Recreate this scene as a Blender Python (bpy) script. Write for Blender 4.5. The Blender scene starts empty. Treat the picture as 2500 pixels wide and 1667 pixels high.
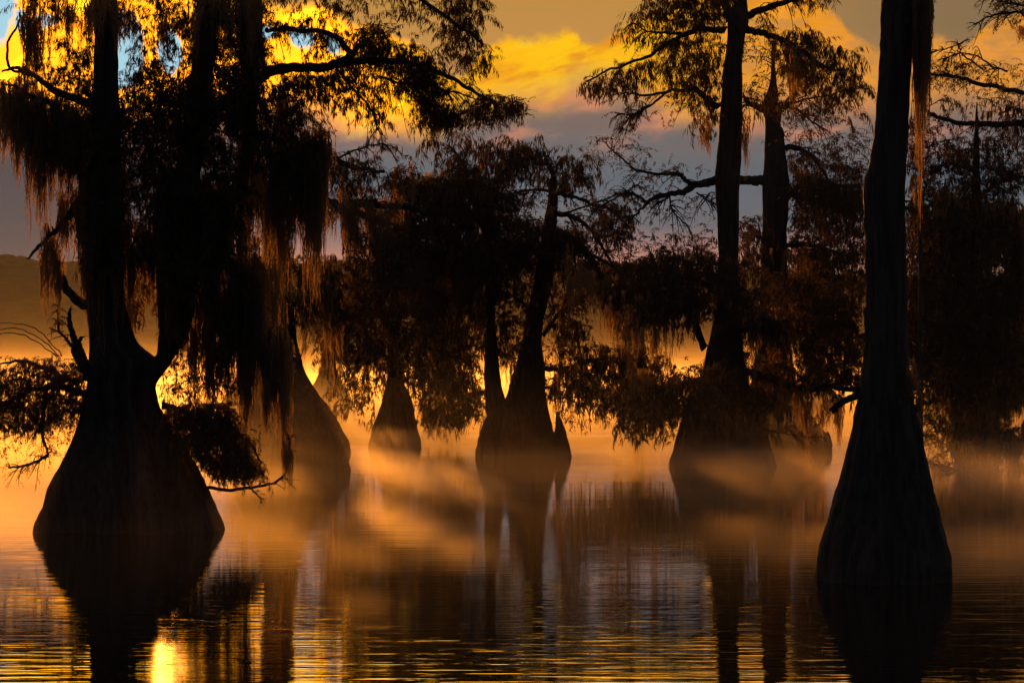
import bpy, math, random
import numpy as np

# ------------------------------------------------------------------ camera, sky, sun, exposure
SC = bpy.context.scene
COL = SC.collection
F, CX, HY, H = 6944.4, 1250.0, 890.0, 2.3     # focal length in photo pixels, centre column, horizon row, eye height (m)

cam_d = bpy.data.cameras.new('camera')
cam = bpy.data.objects.new('camera', cam_d)
COL.objects.link(cam)
cam.location = (0, 0, H)
cam.rotation_euler = (math.radians(90), 0, 0)
cam_d.lens = 100
cam_d.sensor_width = 36
cam_d.shift_y = (HY - 833.5) / 2500.0
cam_d.clip_start = 0.5
cam_d.clip_end = 8000
SC.camera = cam

SC.view_settings.view_transform = 'Standard'
SC.view_settings.look = 'None'
SC.view_settings.exposure = 0.0
SC.view_settings.gamma = 1.0
SC.render.engine = 'CYCLES'
cy = SC.cycles
cy.max_bounces = 8
cy.diffuse_bounces = 2
cy.glossy_bounces = 3
cy.transmission_bounces = 2
cy.volume_bounces = 1
cy.transparent_max_bounces = 4
cy.caustics_reflective = False
cy.caustics_refractive = False
cy.sample_clamp_indirect = 3.0
cy.sample_clamp_direct = 12.0
cy.use_denoising = True
cy.volume_step_rate = 1.0
cy.volume_max_steps = 256

SUN_AZ, SUN_EL = math.radians(-7.0), math.radians(5.9)
sd = bpy.data.lights.new('sun', 'SUN')
sd.energy = 5.0
sd.angle = math.radians(0.5)
sd.color = (1.0, 0.34, 0.035)
sun = bpy.data.objects.new('sun', sd)
COL.objects.link(sun)
sun.rotation_euler = (math.radians(90) + (-SUN_EL) , 0, -SUN_AZ + math.pi)
# the sun lamp shines along its local -Z: aim -Z from the sun's place in the sky towards the camera
from mathutils import Vector
sdir = Vector((math.sin(SUN_AZ) * math.cos(SUN_EL), math.cos(SUN_AZ) * math.cos(SUN_EL), math.sin(SUN_EL)))
sun.rotation_euler = sdir.to_track_quat('Z', 'Y').to_euler()


def s2l(c):
    return tuple(((v / 255.0) / 12.92 if v / 255.0 <= 0.04045 else ((v / 255.0 + 0.055) / 1.055) ** 2.4) for v in c)


class NT:
    """small helper that writes node maths"""
    def __init__(self, tree):
        self.t = tree
        self.n = tree.nodes
        self.l = tree.links

    def new(self, kind, **kw):
        nd = self.n.new(kind)
        for k, v in kw.items():
            setattr(nd, k, v)
        return nd

    def put(self, sock, v):
        if isinstance(v, (int, float)):
            sock.default_value = v
        elif isinstance(v, (tuple, list)):
            if len(v) == 3 and sock.type == 'RGBA':
                v = tuple(v) + (1.0,)
            sock.default_value = v
        else:
            self.l.new(v, sock)

    def m(self, op, a, b=0.0, c=0.0, clamp=False):
        nd = self.new('ShaderNodeMath', operation=op, use_clamp=clamp)
        self.put(nd.inputs[0], a)
        self.put(nd.inputs[1], b)
        self.put(nd.inputs[2], c)
        return nd.outputs[0]

    def smooth(self, v, lo, hi, a=0.0, b=1.0):
        nd = self.new('ShaderNodeMapRange', interpolation_type='SMOOTHSTEP')
        for i, x in enumerate((v, lo, hi, a, b)):
            self.put(nd.inputs[i], x)
        return nd.outputs[0]

    def lin(self, v, lo, hi, a=0.0, b=1.0):
        nd = self.new('ShaderNodeMapRange')
        for i, x in enumerate((v, lo, hi, a, b)):
            self.put(nd.inputs[i], x)
        return nd.outputs[0]

    def xyz(self, x, y, z):
        nd = self.new('ShaderNodeCombineXYZ')
        for i, v in enumerate((x, y, z)):
            self.put(nd.inputs[i], v)
        return nd.outputs[0]

    def noise(self, vec, scale, detail=3.0, rough=0.55, color=False):
        nd = self.new('ShaderNodeTexNoise')
        self.put(nd.inputs['Vector'], vec)
        nd.inputs['Scale'].default_value = scale
        nd.inputs['Detail'].default_value = detail
        nd.inputs['Roughness'].default_value = rough
        return nd.outputs['Color' if color else 'Fac']

    def ramp(self, v, stops):
        nd = self.new('ShaderNodeValToRGB')
        self.put(nd.inputs[0], v)
        e = nd.color_ramp.elements
        while len(e) < len(stops):
            e.new(0.5)
        for el, (p, c) in zip(e, stops):
            el.position = p
            el.color = tuple(c) + (1.0,)
        return nd.outputs[0]

    def mix(self, f, a, b, mode='MIX'):
        nd = self.new('ShaderNodeMix', data_type='RGBA', blend_type=mode)
        self.put(nd.inputs[0], f)
        self.put(nd.inputs[6], a)
        self.put(nd.inputs[7], b)
        return nd.outputs[2]

    def curve(self, v, pts, lo, hi):
        """float curve; pts are (x, y) with x in 0..1 and y mapped lo..hi"""
        nd = self.new('ShaderNodeFloatCurve')
        self.put(nd.inputs['Value'], v)
        c = nd.mapping.curves[0]
        pts = sorted(pts)
        while len(c.points) < len(pts):
            c.points.new(0.5, 0.5)
        for p, (x, y) in zip(c.points, pts):
            p.location = (x, (y - lo) / (hi - lo))
            p.handle_type = 'AUTO_CLAMPED'
        nd.mapping.update()
        return self.lin(nd.outputs[0], 0, 1, lo, hi)


def build_sky():
    w = bpy.data.worlds.new('World')
    SC.world = w
    w.use_nodes = True
    t = w.node_tree
    t.nodes.clear()
    N = NT(t)
    tc = N.new('ShaderNodeTexCoord').outputs['Generated']
    sp = N.new('ShaderNodeSeparateXYZ')
    N.put(sp.inputs[0], tc)
    x, y, z = sp.outputs
    az = N.m('ARCTAN2', x, y)
    el = N.m('ARCSINE', z)
    X = N.m('ADD', N.m('MULTIPLY', az, F), CX)           # azimuth and elevation of the sky, in units of 1/F rad
    Y = N.m('SUBTRACT', HY, N.m('MULTIPLY', N.m('ABSOLUTE', el), F))
    P = N.xyz(N.m('DIVIDE', X, 100), N.m('DIVIDE', Y, 100), 0.0)
    n1 = N.noise(P, 0.9, 5, 0.6)
    nc = N.noise(P, 0.45, 4, 0.55, color=True)
    sc = N.new('ShaderNodeSeparateColor')
    N.put(sc.inputs[0], nc)
    wx = N.m('MULTIPLY', N.m('SUBTRACT', sc.outputs[0], 0.5), 90)
    wy = N.m('MULTIPLY', N.m('SUBTRACT', sc.outputs[1], 0.5), 60)
    n3 = N.noise(P, 3.2, 6, 0.65)
    fine = N.m('ADD', N.m('MULTIPLY', N.m('SUBTRACT', n1, 0.5), 60), N.m('MULTIPLY', N.m('SUBTRACT', n3, 0.5), 34))
    Xw = N.m('ADD', X, wx)
    Yw = N.m('ADD', N.m('ADD', Y, wy), fine)
    # clear-sky gradient
    tt = N.m('DIVIDE', N.m('SUBTRACT', HY, N.m('ADD', Y, N.m('MULTIPLY', wy, 0.35))), HY, clamp=True)
    base = N.ramp(tt, [(0.0, s2l((205, 130, 85))), (.22, s2l((150, 110, 92))), (.30, s2l((165, 118, 112))), (.335, s2l((130, 108, 114))),
                       (.38, s2l((72, 94, 110))), (.505, s2l((66, 95, 112))), (.605, s2l((90, 98, 106))),
                       (.68, s2l((122, 104, 98))), (.76, s2l((185, 135, 95))), (.85, s2l((193, 139, 74))), (1.0, s2l((186, 136, 66)))])
    # greyer towards the right of the sun and to the far left
    grey = N.smooth(X, 1500, 2400)
    base = N.mix(N.m('MULTIPLY', grey, N.smooth(Y, 330, 60)), base, s2l((128, 106, 76)))
    base = N.mix(N.m('MULTIPLY', N.smooth(X, 500, 60), N.smooth(Y, 180, 260)), base, s2l((40, 60, 78)))
    # above the frame: fading to a dim dawn zenith
    up = N.smooth(Y, 0, -3500)
    base = N.mix(up, base, (0.085, 0.105, 0.150))
    # pink and mauve banks under the bright cloud
    pk = N.noise(N.xyz(N.m('DIVIDE', X, 240), N.m('DIVIDE', Y, 85), 3.3), 1.0, 4, 0.55)
    pmask = N.m('MULTIPLY', N.smooth(pk, 0.47, 0.66), N.m('MULTIPLY', N.smooth(Y, 180, 250), N.smooth(Y, 410, 300)))
    base = N.mix(N.m('MULTIPLY', pmask, 0.75), base, s2l((222, 138, 98)))
    mmask = N.m('MULTIPLY', N.smooth(pk, 0.50, 0.36), N.m('MULTIPLY', N.smooth(Y, 200, 270), N.smooth(Y, 430, 320)))
    base = N.mix(N.m('MULTIPLY', mmask, 0.6), base, s2l((104, 94, 96)))
    # the lit cloud: an upper and a lower edge along the azimuth
    u = N.m('DIVIDE', Xw, 2500.0, clamp=True)
    top = [(0, -120), (560, -140), (640, 20), (760, 20), (860, 60), (960, 85), (1050, 130), (1120, 190), (1175, 150), (1260, 92), (1330, 92), (1400, 78),
           (1425, 106), (1480, 88), (1540, 42), (1620, 20), (1720, -30), (1900, -40), (2010, 20), (2120, 120), (2190, 135), (2270, 105),
           (2330, 120), (2400, 55), (2500, 40)]
    bot = [(0, 160), (80, 260), (400, 280), (700, 235), (860, 275), (1000, 300), (1130, 250), (1250, 225), (1350, 222), (1430, 180), (1520, 185), (1640, 265), (1800, 270),
           (2000, 225), (2200, 245), (2350, 230), (2500, 225)]
    T = N.curve(u, [(a / 2500, b) for a, b in top], -150, 300)
    B = N.curve(u, [(a / 2500, b) for a, b in bot], 0, 400)
    cm = N.m('MULTIPLY', N.smooth(N.m('SUBTRACT', Yw, T), -10, 22),
             N.smooth(N.m('SUBTRACT', Yw, B), 85, -45))
    cm = N.m('MULTIPLY', cm, N.smooth(N.m('ABSOLUTE', az), 0.9, 0.35))
    ramp_x = N.ramp(u, [(0.0, (1.0, 0.29, 0.004)), (.34, (1.0, 0.31, 0.003)), (.55, s2l((255, 196, 2))), (.63, s2l((255, 182, 6))),
                        (.70, s2l((248, 160, 30))), (.80, s2l((235, 150, 45))), (1.0, s2l((226, 148, 62)))])
    br = N.smooth(X, 1130, 800, 1.0, 2.9)
    body = N.noise(N.xyz(N.m('DIVIDE', X, 170), N.m('DIVIDE', N.m('ADD', Y, N.m('MULTIPLY', X, 0.28)), 60), 7.0), 1.0, 5, 0.6)
    cc = N.mix(N.smooth(body, 0.36, 0.55, 0.0, 1.0), s2l((232, 146, 18)), ramp_x)
    tan = N.noise(N.xyz(N.m('DIVIDE', X, 120), N.m('DIVIDE', Y, 55), 1.7), 1.0, 5, 0.6)
    cc = N.mix(N.m('MULTIPLY', N.smooth(tan, 0.42, 0.62), N.smooth(X, 1500, 1900, 0.0, 0.75)), cc, s2l((188, 130, 70)))
    cc = N.mix(N.m('MULTIPLY', N.smooth(body, 0.56, 0.70), N.smooth(X, 1750, 1200)), cc, s2l((255, 200, 25)))
    ccs = N.new('ShaderNodeVectorMath', operation='SCALE')
    N.put(ccs.inputs[0], cc)
    N.put(ccs.inputs['Scale'], br)
    col = N.mix(cm, base, ccs.outputs[0])
    # unseen bright cloud added above the frame to gild the water's reflections
    oc = N.noise(N.xyz(N.m('DIVIDE', X, 420), N.m('DIVIDE', Y, 150), 5.0), 1.0, 4, 0.55)
    om = N.m('MULTIPLY', N.smooth(oc, 0.34, 0.50), N.m('MULTIPLY', N.smooth(Y, -12, -70), N.smooth(Y, -1900, -900)))
    om = N.m('MULTIPLY', om, N.smooth(N.m('ABSOLUTE', az), 0.6, 0.2))
    col = N.mix(om, col, N.mix(N.smooth(X, 1000, 2100), (5.0, 2.1, 0.08), (3.0, 1.15, 0.18)))
    # holes of bright blue sky in the cloud near the sun
    holes = [(-20, 45, 62, 85), (312, 130, 44, 85), (290, 205, 26, 20), (418, 135, 26, 55), (742, 100, 28, 24), (812, 112, 14, 22), (650, 88, 20, 20), (60, 66, 14, 26), (110, 70, 30, 20)]
    hm = None
    for (hx, hy, rx, ry) in holes:
        dx = N.m('DIVIDE', N.m('SUBTRACT', N.m('ADD', X, N.m('ADD', N.m('MULTIPLY', wx, 0.3), fine)), hx), rx)
        dy = N.m('DIVIDE', N.m('SUBTRACT', N.m('ADD', Y, N.m('ADD', N.m('MULTIPLY', wy, 0.3), fine)), hy), ry)
        d = N.m('SQRT', N.m('ADD', N.m('MULTIPLY', dx, dx), N.m('MULTIPLY', dy, dy)))
        e = N.smooth(d, 1.25, 0.85)
        hm = e if hm is None else N.m('MAXIMUM', hm, e)
    col = N.mix(hm, col, (0.36, 0.66, 0.80))
    # away from the sunrise the sky is dim
    front = N.smooth(N.m('ABSOLUTE', az), 2.1, 0.45, 0.0, 1.0)
    # away from the sunrise: a dim blue-grey western sky
    cs = N.new('ShaderNodeVectorMath', operation='SCALE')
    N.put(cs.inputs[0], N.mix(front, N.mix(N.smooth(el, 0.0, 1.2), (0.085, 0.095, 0.115), (0.06, 0.08, 0.11)), col))
    cs.inputs['Scale'].default_value = 1.0
    bg = N.new('ShaderNodeBackground')
    N.put(bg.inputs['Color'], cs.outputs[0])
    bg.inputs['Strength'].default_value = 1.0
    sky = N.new('ShaderNodeTexSky', sky_type='NISHITA', sun_disc=False)
    sky.sun_elevation = SUN_EL
    sky.sun_rotation = SUN_AZ
    bg2 = N.new('ShaderNodeBackground')
    N.put(bg2.inputs['Color'], sky.outputs[0])
    bg2.inputs['Strength'].default_value = 0.0006
    ad = N.new('ShaderNodeAddShader')
    t.links.new(bg.outputs[0], ad.inputs[0])
    t.links.new(bg2.outputs[0], ad.inputs[1])
    out = N.new('ShaderNodeOutputWorld')
    t.links.new(ad.outputs[0], out.inputs[0])
    w.cycles.sampling_method = 'MANUAL'
    w.cycles.sample_map_resolution = 2048


build_sky()


# ------------------------------------------------------------------ helpers
def W(px, py, D):
    """point at distance D (m) seen at photo pixel px, py"""
    px = np.asarray(px, float)
    py = np.asarray(py, float)
    D = np.asarray(D, float) + 0 * px
    return np.stack([(px - CX) / F * D, D, H + (HY - py) / F * D], -1)


def base_dist(py):
    return F * H / (py - HY)


def mesh_obj(name, V, faces4=None, faces3=None, mat=None, parent=None, smooth=False):
    me = bpy.data.meshes.new(name)
    V = np.asarray(V, np.float32).reshape(-1, 3)
    if parent is not None:
        V = V - np.array(parent.location, np.float32)
    me.vertices.add(len(V))
    me.vertices.foreach_set('co', V.ravel())
    loops, tot = [], []
    if faces4 is not None and len(faces4):
        f4 = np.asarray(faces4, np.int32).reshape(-1, 4)
        loops.append(f4.ravel())
        tot.append(np.full(len(f4), 4, np.int32))
    if faces3 is not None and len(faces3):
        f3 = np.asarray(faces3, np.int32).reshape(-1, 3)
        loops.append(f3.ravel())
        tot.append(np.full(len(f3), 3, np.int32))
    loops = np.concatenate(loops)
    tot = np.concatenate(tot)
    me.loops.add(len(loops))
    me.loops.foreach_set('vertex_index', loops)
    me.polygons.add(len(tot))
    st = np.concatenate([[0], np.cumsum(tot)[:-1]]).astype(np.int32)
    me.polygons.foreach_set('loop_start', st)
    me.polygons.foreach_set('loop_total', tot)
    if smooth:
        me.polygons.foreach_set('use_smooth', np.ones(len(tot), bool))
    me.update(calc_edges=True)
    if mat:
        me.materials.append(mat)
    o = bpy.data.objects.new(name, me)
    COL.objects.link(o)
    if parent is not None:
        o.parent = parent
    return o


def thing(name, loc, label, cat, group=None):
    o = bpy.data.objects.new(name, None)
    COL.objects.link(o)
    o.location = loc
    o['label'] = label
    o['category'] = cat
    if group:
        o['group'] = group
    return o


def catmull(P, n):
    P = np.asarray(P, float)
    if len(P) < 3:
        t = np.linspace(0, 1, n)[:, None]
        return P[0] * (1 - t) + P[-1] * t
    Q = np.vstack([2 * P[0] - P[1], P, 2 * P[-1] - P[-2]])
    ts = np.linspace(0, len(P) - 1 - 1e-9, n)
    out = []
    for t in ts:
        i = int(t)
        f = t - i
        a, b, c, d = Q[i], Q[i + 1], Q[i + 2], Q[i + 3]
        out.append(0.5 * (2 * b + (c - a) * f + (2 * a - 5 * b + 4 * c - d) * f * f + (3 * b - a - 3 * c + d) * f ** 3))
    return np.array(out)


def tube(P, R, sides=8, rng=None, rough=0.0):
    """vertices and quads of a tube along P (n,3) with radii R"""
    P = np.asarray(P, float)
    n = len(P)
    T = np.gradient(P, axis=0)
    T /= np.linalg.norm(T, axis=1)[:, None] + 1e-9
    ref = np.array([0.12, 1.0, 0.07])
    A = np.cross(T, ref)
    A /= np.linalg.norm(A, axis=1)[:, None] + 1e-9
    Bv = np.cross(T, A)
    th = np.linspace(0, 2 * np.pi, sides, endpoint=False)
    rr = np.ones((n, sides))
    if rough and rng is not None:
        rr += rng.normal(0, rough, (n, sides))
    V = P[:, None] + (A[:, None] * np.cos(th)[None, :, None] + Bv[:, None] * np.sin(th)[None, :, None]) * (np.asarray(R)[:, None] * rr)[..., None]
    i = np.arange(n - 1)[:, None] * sides
    j = np.arange(sides)[None]
    j2 = (j + 1) % sides
    Q = np.stack([i + j, i + j2, i + sides + j2, i + sides + j], -1).reshape(-1, 4)
    return V.reshape(-1, 3), Q


class Mesher:
    def __init__(self):
        self.V, self.Q, self.n = [], [], 0

    def add(self, V, Q):
        self.V.append(np.asarray(V).reshape(-1, 3))
        self.Q.append(np.asarray(Q).reshape(-1, 4) + self.n)
        self.n += len(self.V[-1])

    def build(self, name, mat, parent, smooth=False):
        if not self.V:
            return None
        return mesh_obj(name, np.concatenate(self.V), np.concatenate(self.Q), None, mat, parent, smooth)


# ------------------------------------------------------------------ materials
def material(name):
    m = bpy.data.materials.new(name)
    m.use_nodes = True
    m.node_tree.nodes.clear()
    return m, NT(m.node_tree)


def bark_material(name, c0, c1):
    m, N = material(name)
    tc = N.new('ShaderNodeTexCoord').outputs['Object']
    mp = N.new('ShaderNodeMapping')
    N.put(mp.inputs[0], tc)
    mp.inputs['Scale'].default_value = (9, 9, 0.9)
    n = N.noise(mp.outputs[0], 1.6, 8, 0.65)
    n2 = N.noise(tc, 1.3, 5, 0.6)
    c = N.mix(N.smooth(n, 0.35, 0.65), c0, c1)
    c = N.mix(N.m('MULTIPLY', N.smooth(n2, 0.55, 0.7), 0.6), c, (0.050, 0.055, 0.052))
    b = N.new('ShaderNodeBump')
    b.inputs['Strength'].default_value = 0.9
    b.inputs['Distance'].default_value = 0.06
    N.put(b.inputs['Height'], n)
    p = N.new('ShaderNodeBsdfPrincipled')
    N.put(p.inputs['Base Color'], c)
    p.inputs['Roughness'].default_value = 0.85
    p.inputs['Specular IOR Level'].default_value = 0.12
    N.l.new(b.outputs[0], p.inputs['Normal'])
    o = N.new('ShaderNodeOutputMaterial')
    N.l.new(p.outputs[0], o.inputs[0])
    return m


def leaf_material(name, c0, c1, ct, f=0.35):
    m, N = material(name)
    g = N.new('ShaderNodeNewGeometry')
    r = g.outputs['Random Per Island']
    c = N.mix(r, c0, c1)
    d = N.new('ShaderNodeBsdfDiffuse')
    N.put(d.inputs[0], c)
    t = N.new('ShaderNodeBsdfTranslucent')
    N.put(t.inputs[0], ct)
    mx = N.new('ShaderNodeMixShader')
    mx.inputs[0].default_value = f
    N.l.new(d.outputs[0], mx.inputs[1])
    N.l.new(t.outputs[0], mx.inputs[2])
    o = N.new('ShaderNodeOutputMaterial')
    N.l.new(mx.outputs[0], o.inputs[0])
    return m


BARK = bark_material('cypress_bark', (0.020, 0.018, 0.017), (0.048, 0.043, 0.040))
LEAF = leaf_material('cypress_leaves', (0.040, 0.034, 0.022), (0.056, 0.045, 0.033), (0.095, 0.060, 0.030), 0.32)
LEAF_G = leaf_material('green_leaves', (0.022, 0.028, 0.012), (0.050, 0.042, 0.016), (0.11, 0.075, 0.02), 0.30)
MOSS = leaf_material('spanish_moss', (0.060, 0.058, 0.045), (0.11, 0.10, 0.075), (0.42, 0.26, 0.12), 0.55)


# ------------------------------------------------------------------ trunk built from its left and right edges
def trunk(name, parent, rows, D, seed, off=0.0, flute=0.10, nfl=9, below=True, sides=72, rings=110):
    """rows: (py, left px, right px) from the water up; a fluted, buttressed solid of revolution-like shape"""
    rng = np.random.default_rng(seed)
    rows = sorted(rows, key=lambda r: -r[0])
    R = np.array(rows, float)
    ys = np.linspace(R[0, 0], R[-1, 0], rings)
    seg = np.interp(-ys, -R[:, 0], np.arange(len(R)))
    C = catmull(R, 400)
    ord_ = np.argsort(-C[:, 0])
    C = C[ord_]
    xl = np.interp(-ys, -C[:, 0], C[:, 1])
    xr = np.interp(-ys, -C[:, 0], C[:, 2])
    cx, hw = (xl + xr) / 2, (xr - xl) / 2
    Dc = D + off
    ctr = W(cx, ys, Dc)
    rad = hw / F * Dc
    if below:
        # carry the buttress on under the water
        k = 5
        ext = np.linspace(0.5, 0.1, k)
        ctr = np.vstack([np.stack([np.full(k, ctr[0, 0]), np.full(k, ctr[0, 1]), ctr[0, 2] - ext], -1), ctr])
        rad = np.concatenate([rad[0] * (1 + ext * 0.06), rad])
    n = len(rad)
    th = np.linspace(0, 2 * np.pi, sides, endpoint=False)
    ph = rng.uniform(0, 6.28, 12)
    zz = ctr[:, 2]
    r0 = np.median(rad)
    amp = flute * np.clip((rad / (r0 + 1e-6)) - 0.55, 0.25, 1.6)
    fl = np.zeros((n, sides))
    tw = 0.12 * np.sin(zz * 0.5 + ph[9])
    for k, (fq, a) in enumerate(((nfl, 0.55), (nfl * 2 - 3, 0.30), (nfl * 3 + 2, 0.18), (5, 0.35))):
        fl += a * np.cos(fq * (th[None] + tw[:, None]) + ph[k] + 0.6 * np.sin(zz[:, None] * (0.5 + .3 * k) + ph[k + 4]))
    # keep the two silhouette sides where the photo has them
    fl = fl - np.abs(fl).max(1)[:, None] * 0.35
    silh = np.abs(np.cos(th))[None] ** 6
    fl = fl * (1 - 0.95 * silh)
    rough = rng.normal(0, 1, (n, sides))
    for _ in range(2):
        rough = (rough + np.roll(rough, 1, 0) + np.roll(rough, -1, 0) + np.roll(rough, 1, 1)) / 4
    rr = rad[:, None] * (1 + amp[:, None] * fl) + rough * 0.022 * (0.4 + rad[:, None])
    # lumps on the outline
    V = np.stack([ctr[:, 0:1] + np.cos(th)[None] * rr, ctr[:, 1:2] + np.sin(th)[None] * rr * 0.92, np.repeat(zz[:, None], sides, 1)], -1)
    i = np.arange(n - 1)[:, None] * sides
    j = np.arange(sides)[None]
    j2 = (j + 1) % sides
    Q = np.stack([i + j, i + j2, i + sides + j2, i + sides + j], -1).reshape(-1, 4)
    V = V.reshape(-1, 3)
    # cap the top
    top = np.array([ctr[-1]])
    base = (n - 1) * sides
    F3 = np.stack([base + np.arange(sides), base + (np.arange(sides) + 1) % sides, np.full(sides, len(V))], -1)
    return mesh_obj(name, np.vstack([V, top]), Q, F3, BARK, parent, True)


def limb(parent, pts, D, r0, r1, seed=0, name='branch', kink=1.0, n=None):
    """pts: (px, py[, depth offset]) ; radii in photo pixels at the ends. Returns the world points."""
    rng = np.random.default_rng(seed + 17)
    A = np.array([(p[0], p[1], p[2] if len(p) > 2 else 0.0) for p in pts], float)
    n = n or max(10, len(A) * 6)
    C = catmull(A, n)
    length = np.linalg.norm(np.diff(C[:, :2], axis=0), axis=1).sum()
    jit = rng.normal(0, 1, (n, 2))
    jit = (jit + np.roll(jit, 1, 0)) / 2
    amp = kink * min(2.2, length * 0.010)
    jit[0] = jit[-1] = 0
    C[:, 0] += jit[:, 0] * amp
    C[:, 1] += jit[:, 1] * amp
    Pw = W(C[:, 0], C[:, 1], D + C[:, 2])
    t = np.linspace(0, 1, n)
    R = (r0 * (1 - t) + r1 * t) / F * D
    R[0] *= 1.25
    V, Q = tube(Pw, R, 9, rng, 0.09)
    mesh_obj(name, V, Q, None, BARK, parent, True)
    return Pw


# ------------------------------------------------------------------ foliage
def spray_template(rng, n_leaf=22, droop=0.5, hang=False):
    """a cypress spray: a thin arching twig with feathery drooping leaflets, unit length along +x"""
    V, Q = [], []
    m = 7
    t = np.linspace(0, 1, m)
    bend = rng.uniform(0.1, 0.45) * droop * 2
    side = rng.uniform(-0.25, 0.25)
    P = np.stack([t, side * t * t, 0.12 * np.sin(t * 3) - bend * t * t], -1)
    w = 0.012 * (1 - 0.7 * t)
    k = 0
    for ax in (np.array([0, 1, 0]), np.array([0, 0, 1])):
        L = P - ax * w[:, None]
        R = P + ax * w[:, None]
        V += [np.stack([L, R], 1).reshape(-1, 3)]
        i = np.arange(m - 1) * 2
        Q += [np.stack([i, i + 1, i + 3, i + 2], -1) + k]
        k += 2 * m
    for _ in range(n_leaf):
        s = rng.uniform(0.12, 1.0)
        p = np.array([np.interp(s, t, P[:, i]) for i in range(3)])
        ln = rng.uniform(0.10, 0.30) * (1.15 - 0.4 * s)
        yaw = rng.uniform(0, 2 * np.pi)
        out = np.array([np.cos(yaw) * 0.7 + 0.3, np.sin(yaw) * 0.7, rng.uniform(-1.5, 0.15) * (0.4 + droop)])
        out /= np.linalg.norm(out)
        wd = rng.uniform(0.018, 0.040)
        if hang:
            out = np.array([rng.normal(0, 0.22), rng.normal(0, 0.22), -1.0])
            out /= np.linalg.norm(out)
            ln = rng.uniform(0.14, 0.52)
            wd = rng.uniform(0.012, 0.032)
        sd_ = np.cross(out, rng.normal(0, 1, 3))
        sd_ /= np.linalg.norm(sd_) + 1e-9
        mid = p + out * ln * 0.55
        tip = p + out * ln + np.array([0, 0, -0.05 * droop])
        V += [np.array([p, mid - sd_ * wd, tip, mid + sd_ * wd])]
        Q += [np.array([[0, 1, 2, 3]]) + k]
        k += 4
    return np.concatenate(V), np.concatenate(Q)


def moss_template(rng, n_str=7, barbs=26):
    """a hanging tangle of moss, unit length down -z, unit width"""
    V, Q = [], []
    k = 0
    for s in range(n_str):
        m = 16
        L = rng.uniform(0.45, 1.0)
        t = np.linspace(0, 1, m)
        x0, y0 = rng.normal(0, 0.30, 2)
        wob = np.cumsum(rng.normal(0, 0.06, (m, 2)), 0) + rng.normal(0, 0.045, (m, 2))
        conv = 1 - 0.45 * t
        P = np.stack([(x0 * conv + wob[:, 0]), (y0 * conv + wob[:, 1]), -L * t], -1)
        w = rng.uniform(0.025, 0.085) * (0.35 + np.sin(np.pi * np.clip(t * 0.85 + 0.12, 0, 1))) * (1 - 0.55 * t)
        w[-1] *= 0.15
        w = w * rng.uniform(0.6, 1.4, m)
        a = rng.uniform(0, np.pi)
        for ax in (np.array([np.cos(a), np.sin(a), 0]), np.array([-np.sin(a), np.cos(a), 0])):
            V += [np.stack([P - ax * w[:, None], P + ax * w[:, None]], 1).reshape(-1, 3)]
            i = np.arange(m - 1) * 2
            Q += [np.stack([i, i + 1, i + 3, i + 2], -1) + k]
            k += 2 * m
        for _ in range(barbs):
            u = rng.uniform(0.02, 1.0)
            p = np.array([np.interp(u, t, P[:, i]) for i in range(3)])
            a = rng.uniform(0, 2 * np.pi)
            ln = rng.uniform(0.10, 0.30) * (1.1 - 0.6 * u)
            o = np.array([np.cos(a) * ln, np.sin(a) * ln, -rng.uniform(0.01, 0.05)])
            bw = rng.uniform(0.003, 0.008)
            V += [np.array([p + [0, 0, bw], p - [0, 0, bw], p + o - [0, 0, bw * .3], p + o + [0, 0, bw * .3]])]
            Q += [np.array([[0, 1, 2, 3]]) + k]
            k += 4
    return np.concatenate(V), np.concatenate(Q)


_rt = np.random.default_rng(5)
SPRAYS = [spray_template(_rt, 22, 0.35) for _ in range(7)]
TASSELS = [spray_template(_rt, 30, 0.7, True) for _ in range(7)]
SPARSE = [spray_template(_rt, 13, 0.7) for _ in range(6)]
MOSSES = [moss_template(_rt) for _ in range(8)]
KINDS = {'spray': SPRAYS, 'tassel': TASSELS, 'sparse': SPARSE}


def scatter(name, parent, mat, templates, P, scale, yaw, tilt, rng):
    """one mesh: a random template at each point. scale (n,3)"""
    n = len(P)
    if n == 0:
        return None
    pick = rng.integers(0, len(templates), n)
    Vs, Qs, k = [], [], 0
    for ti, (TV, TQ) in enumerate(templates):
        idx = np.where(pick == ti)[0]
        if not len(idx):
            continue
        S = scale[idx]
        L = TV[None] * S[:, None, :]
        ct, st = np.cos(tilt[idx])[:, None], np.sin(tilt[idx])[:, None]
        x = L[..., 0] * ct - L[..., 2] * st
        z = L[..., 0] * st + L[..., 2] * ct
        cy_, sy_ = np.cos(yaw[idx])[:, None], np.sin(yaw[idx])[:, None]
        X = x * cy_ - L[..., 1] * sy_
        Y = x * sy_ + L[..., 1] * cy_
        V = np.stack([X, Y, z], -1) + P[idx][:, None]
        m = len(TV)
        Q = TQ[None] + (np.arange(len(idx)) * m)[:, None, None] + k
        Vs.append(V.reshape(-1, 3))
        Qs.append(Q.reshape(-1, 4))
        k += len(idx) * m
    return mesh_obj(name, np.concatenate(Vs), np.concatenate(Qs), None, mat, parent)


def hash3(i, j, k, s):
    h = (i * 374761393 + j * 668265263 + k * 2147483647 + s * 1274126177) & 0xFFFFFFFF
    h = ((h ^ (h >> 13)) * 1274126177) & 0xFFFFFFFF
    return ((h ^ (h >> 16)) & 0xFFFF) / 65535.0


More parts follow.
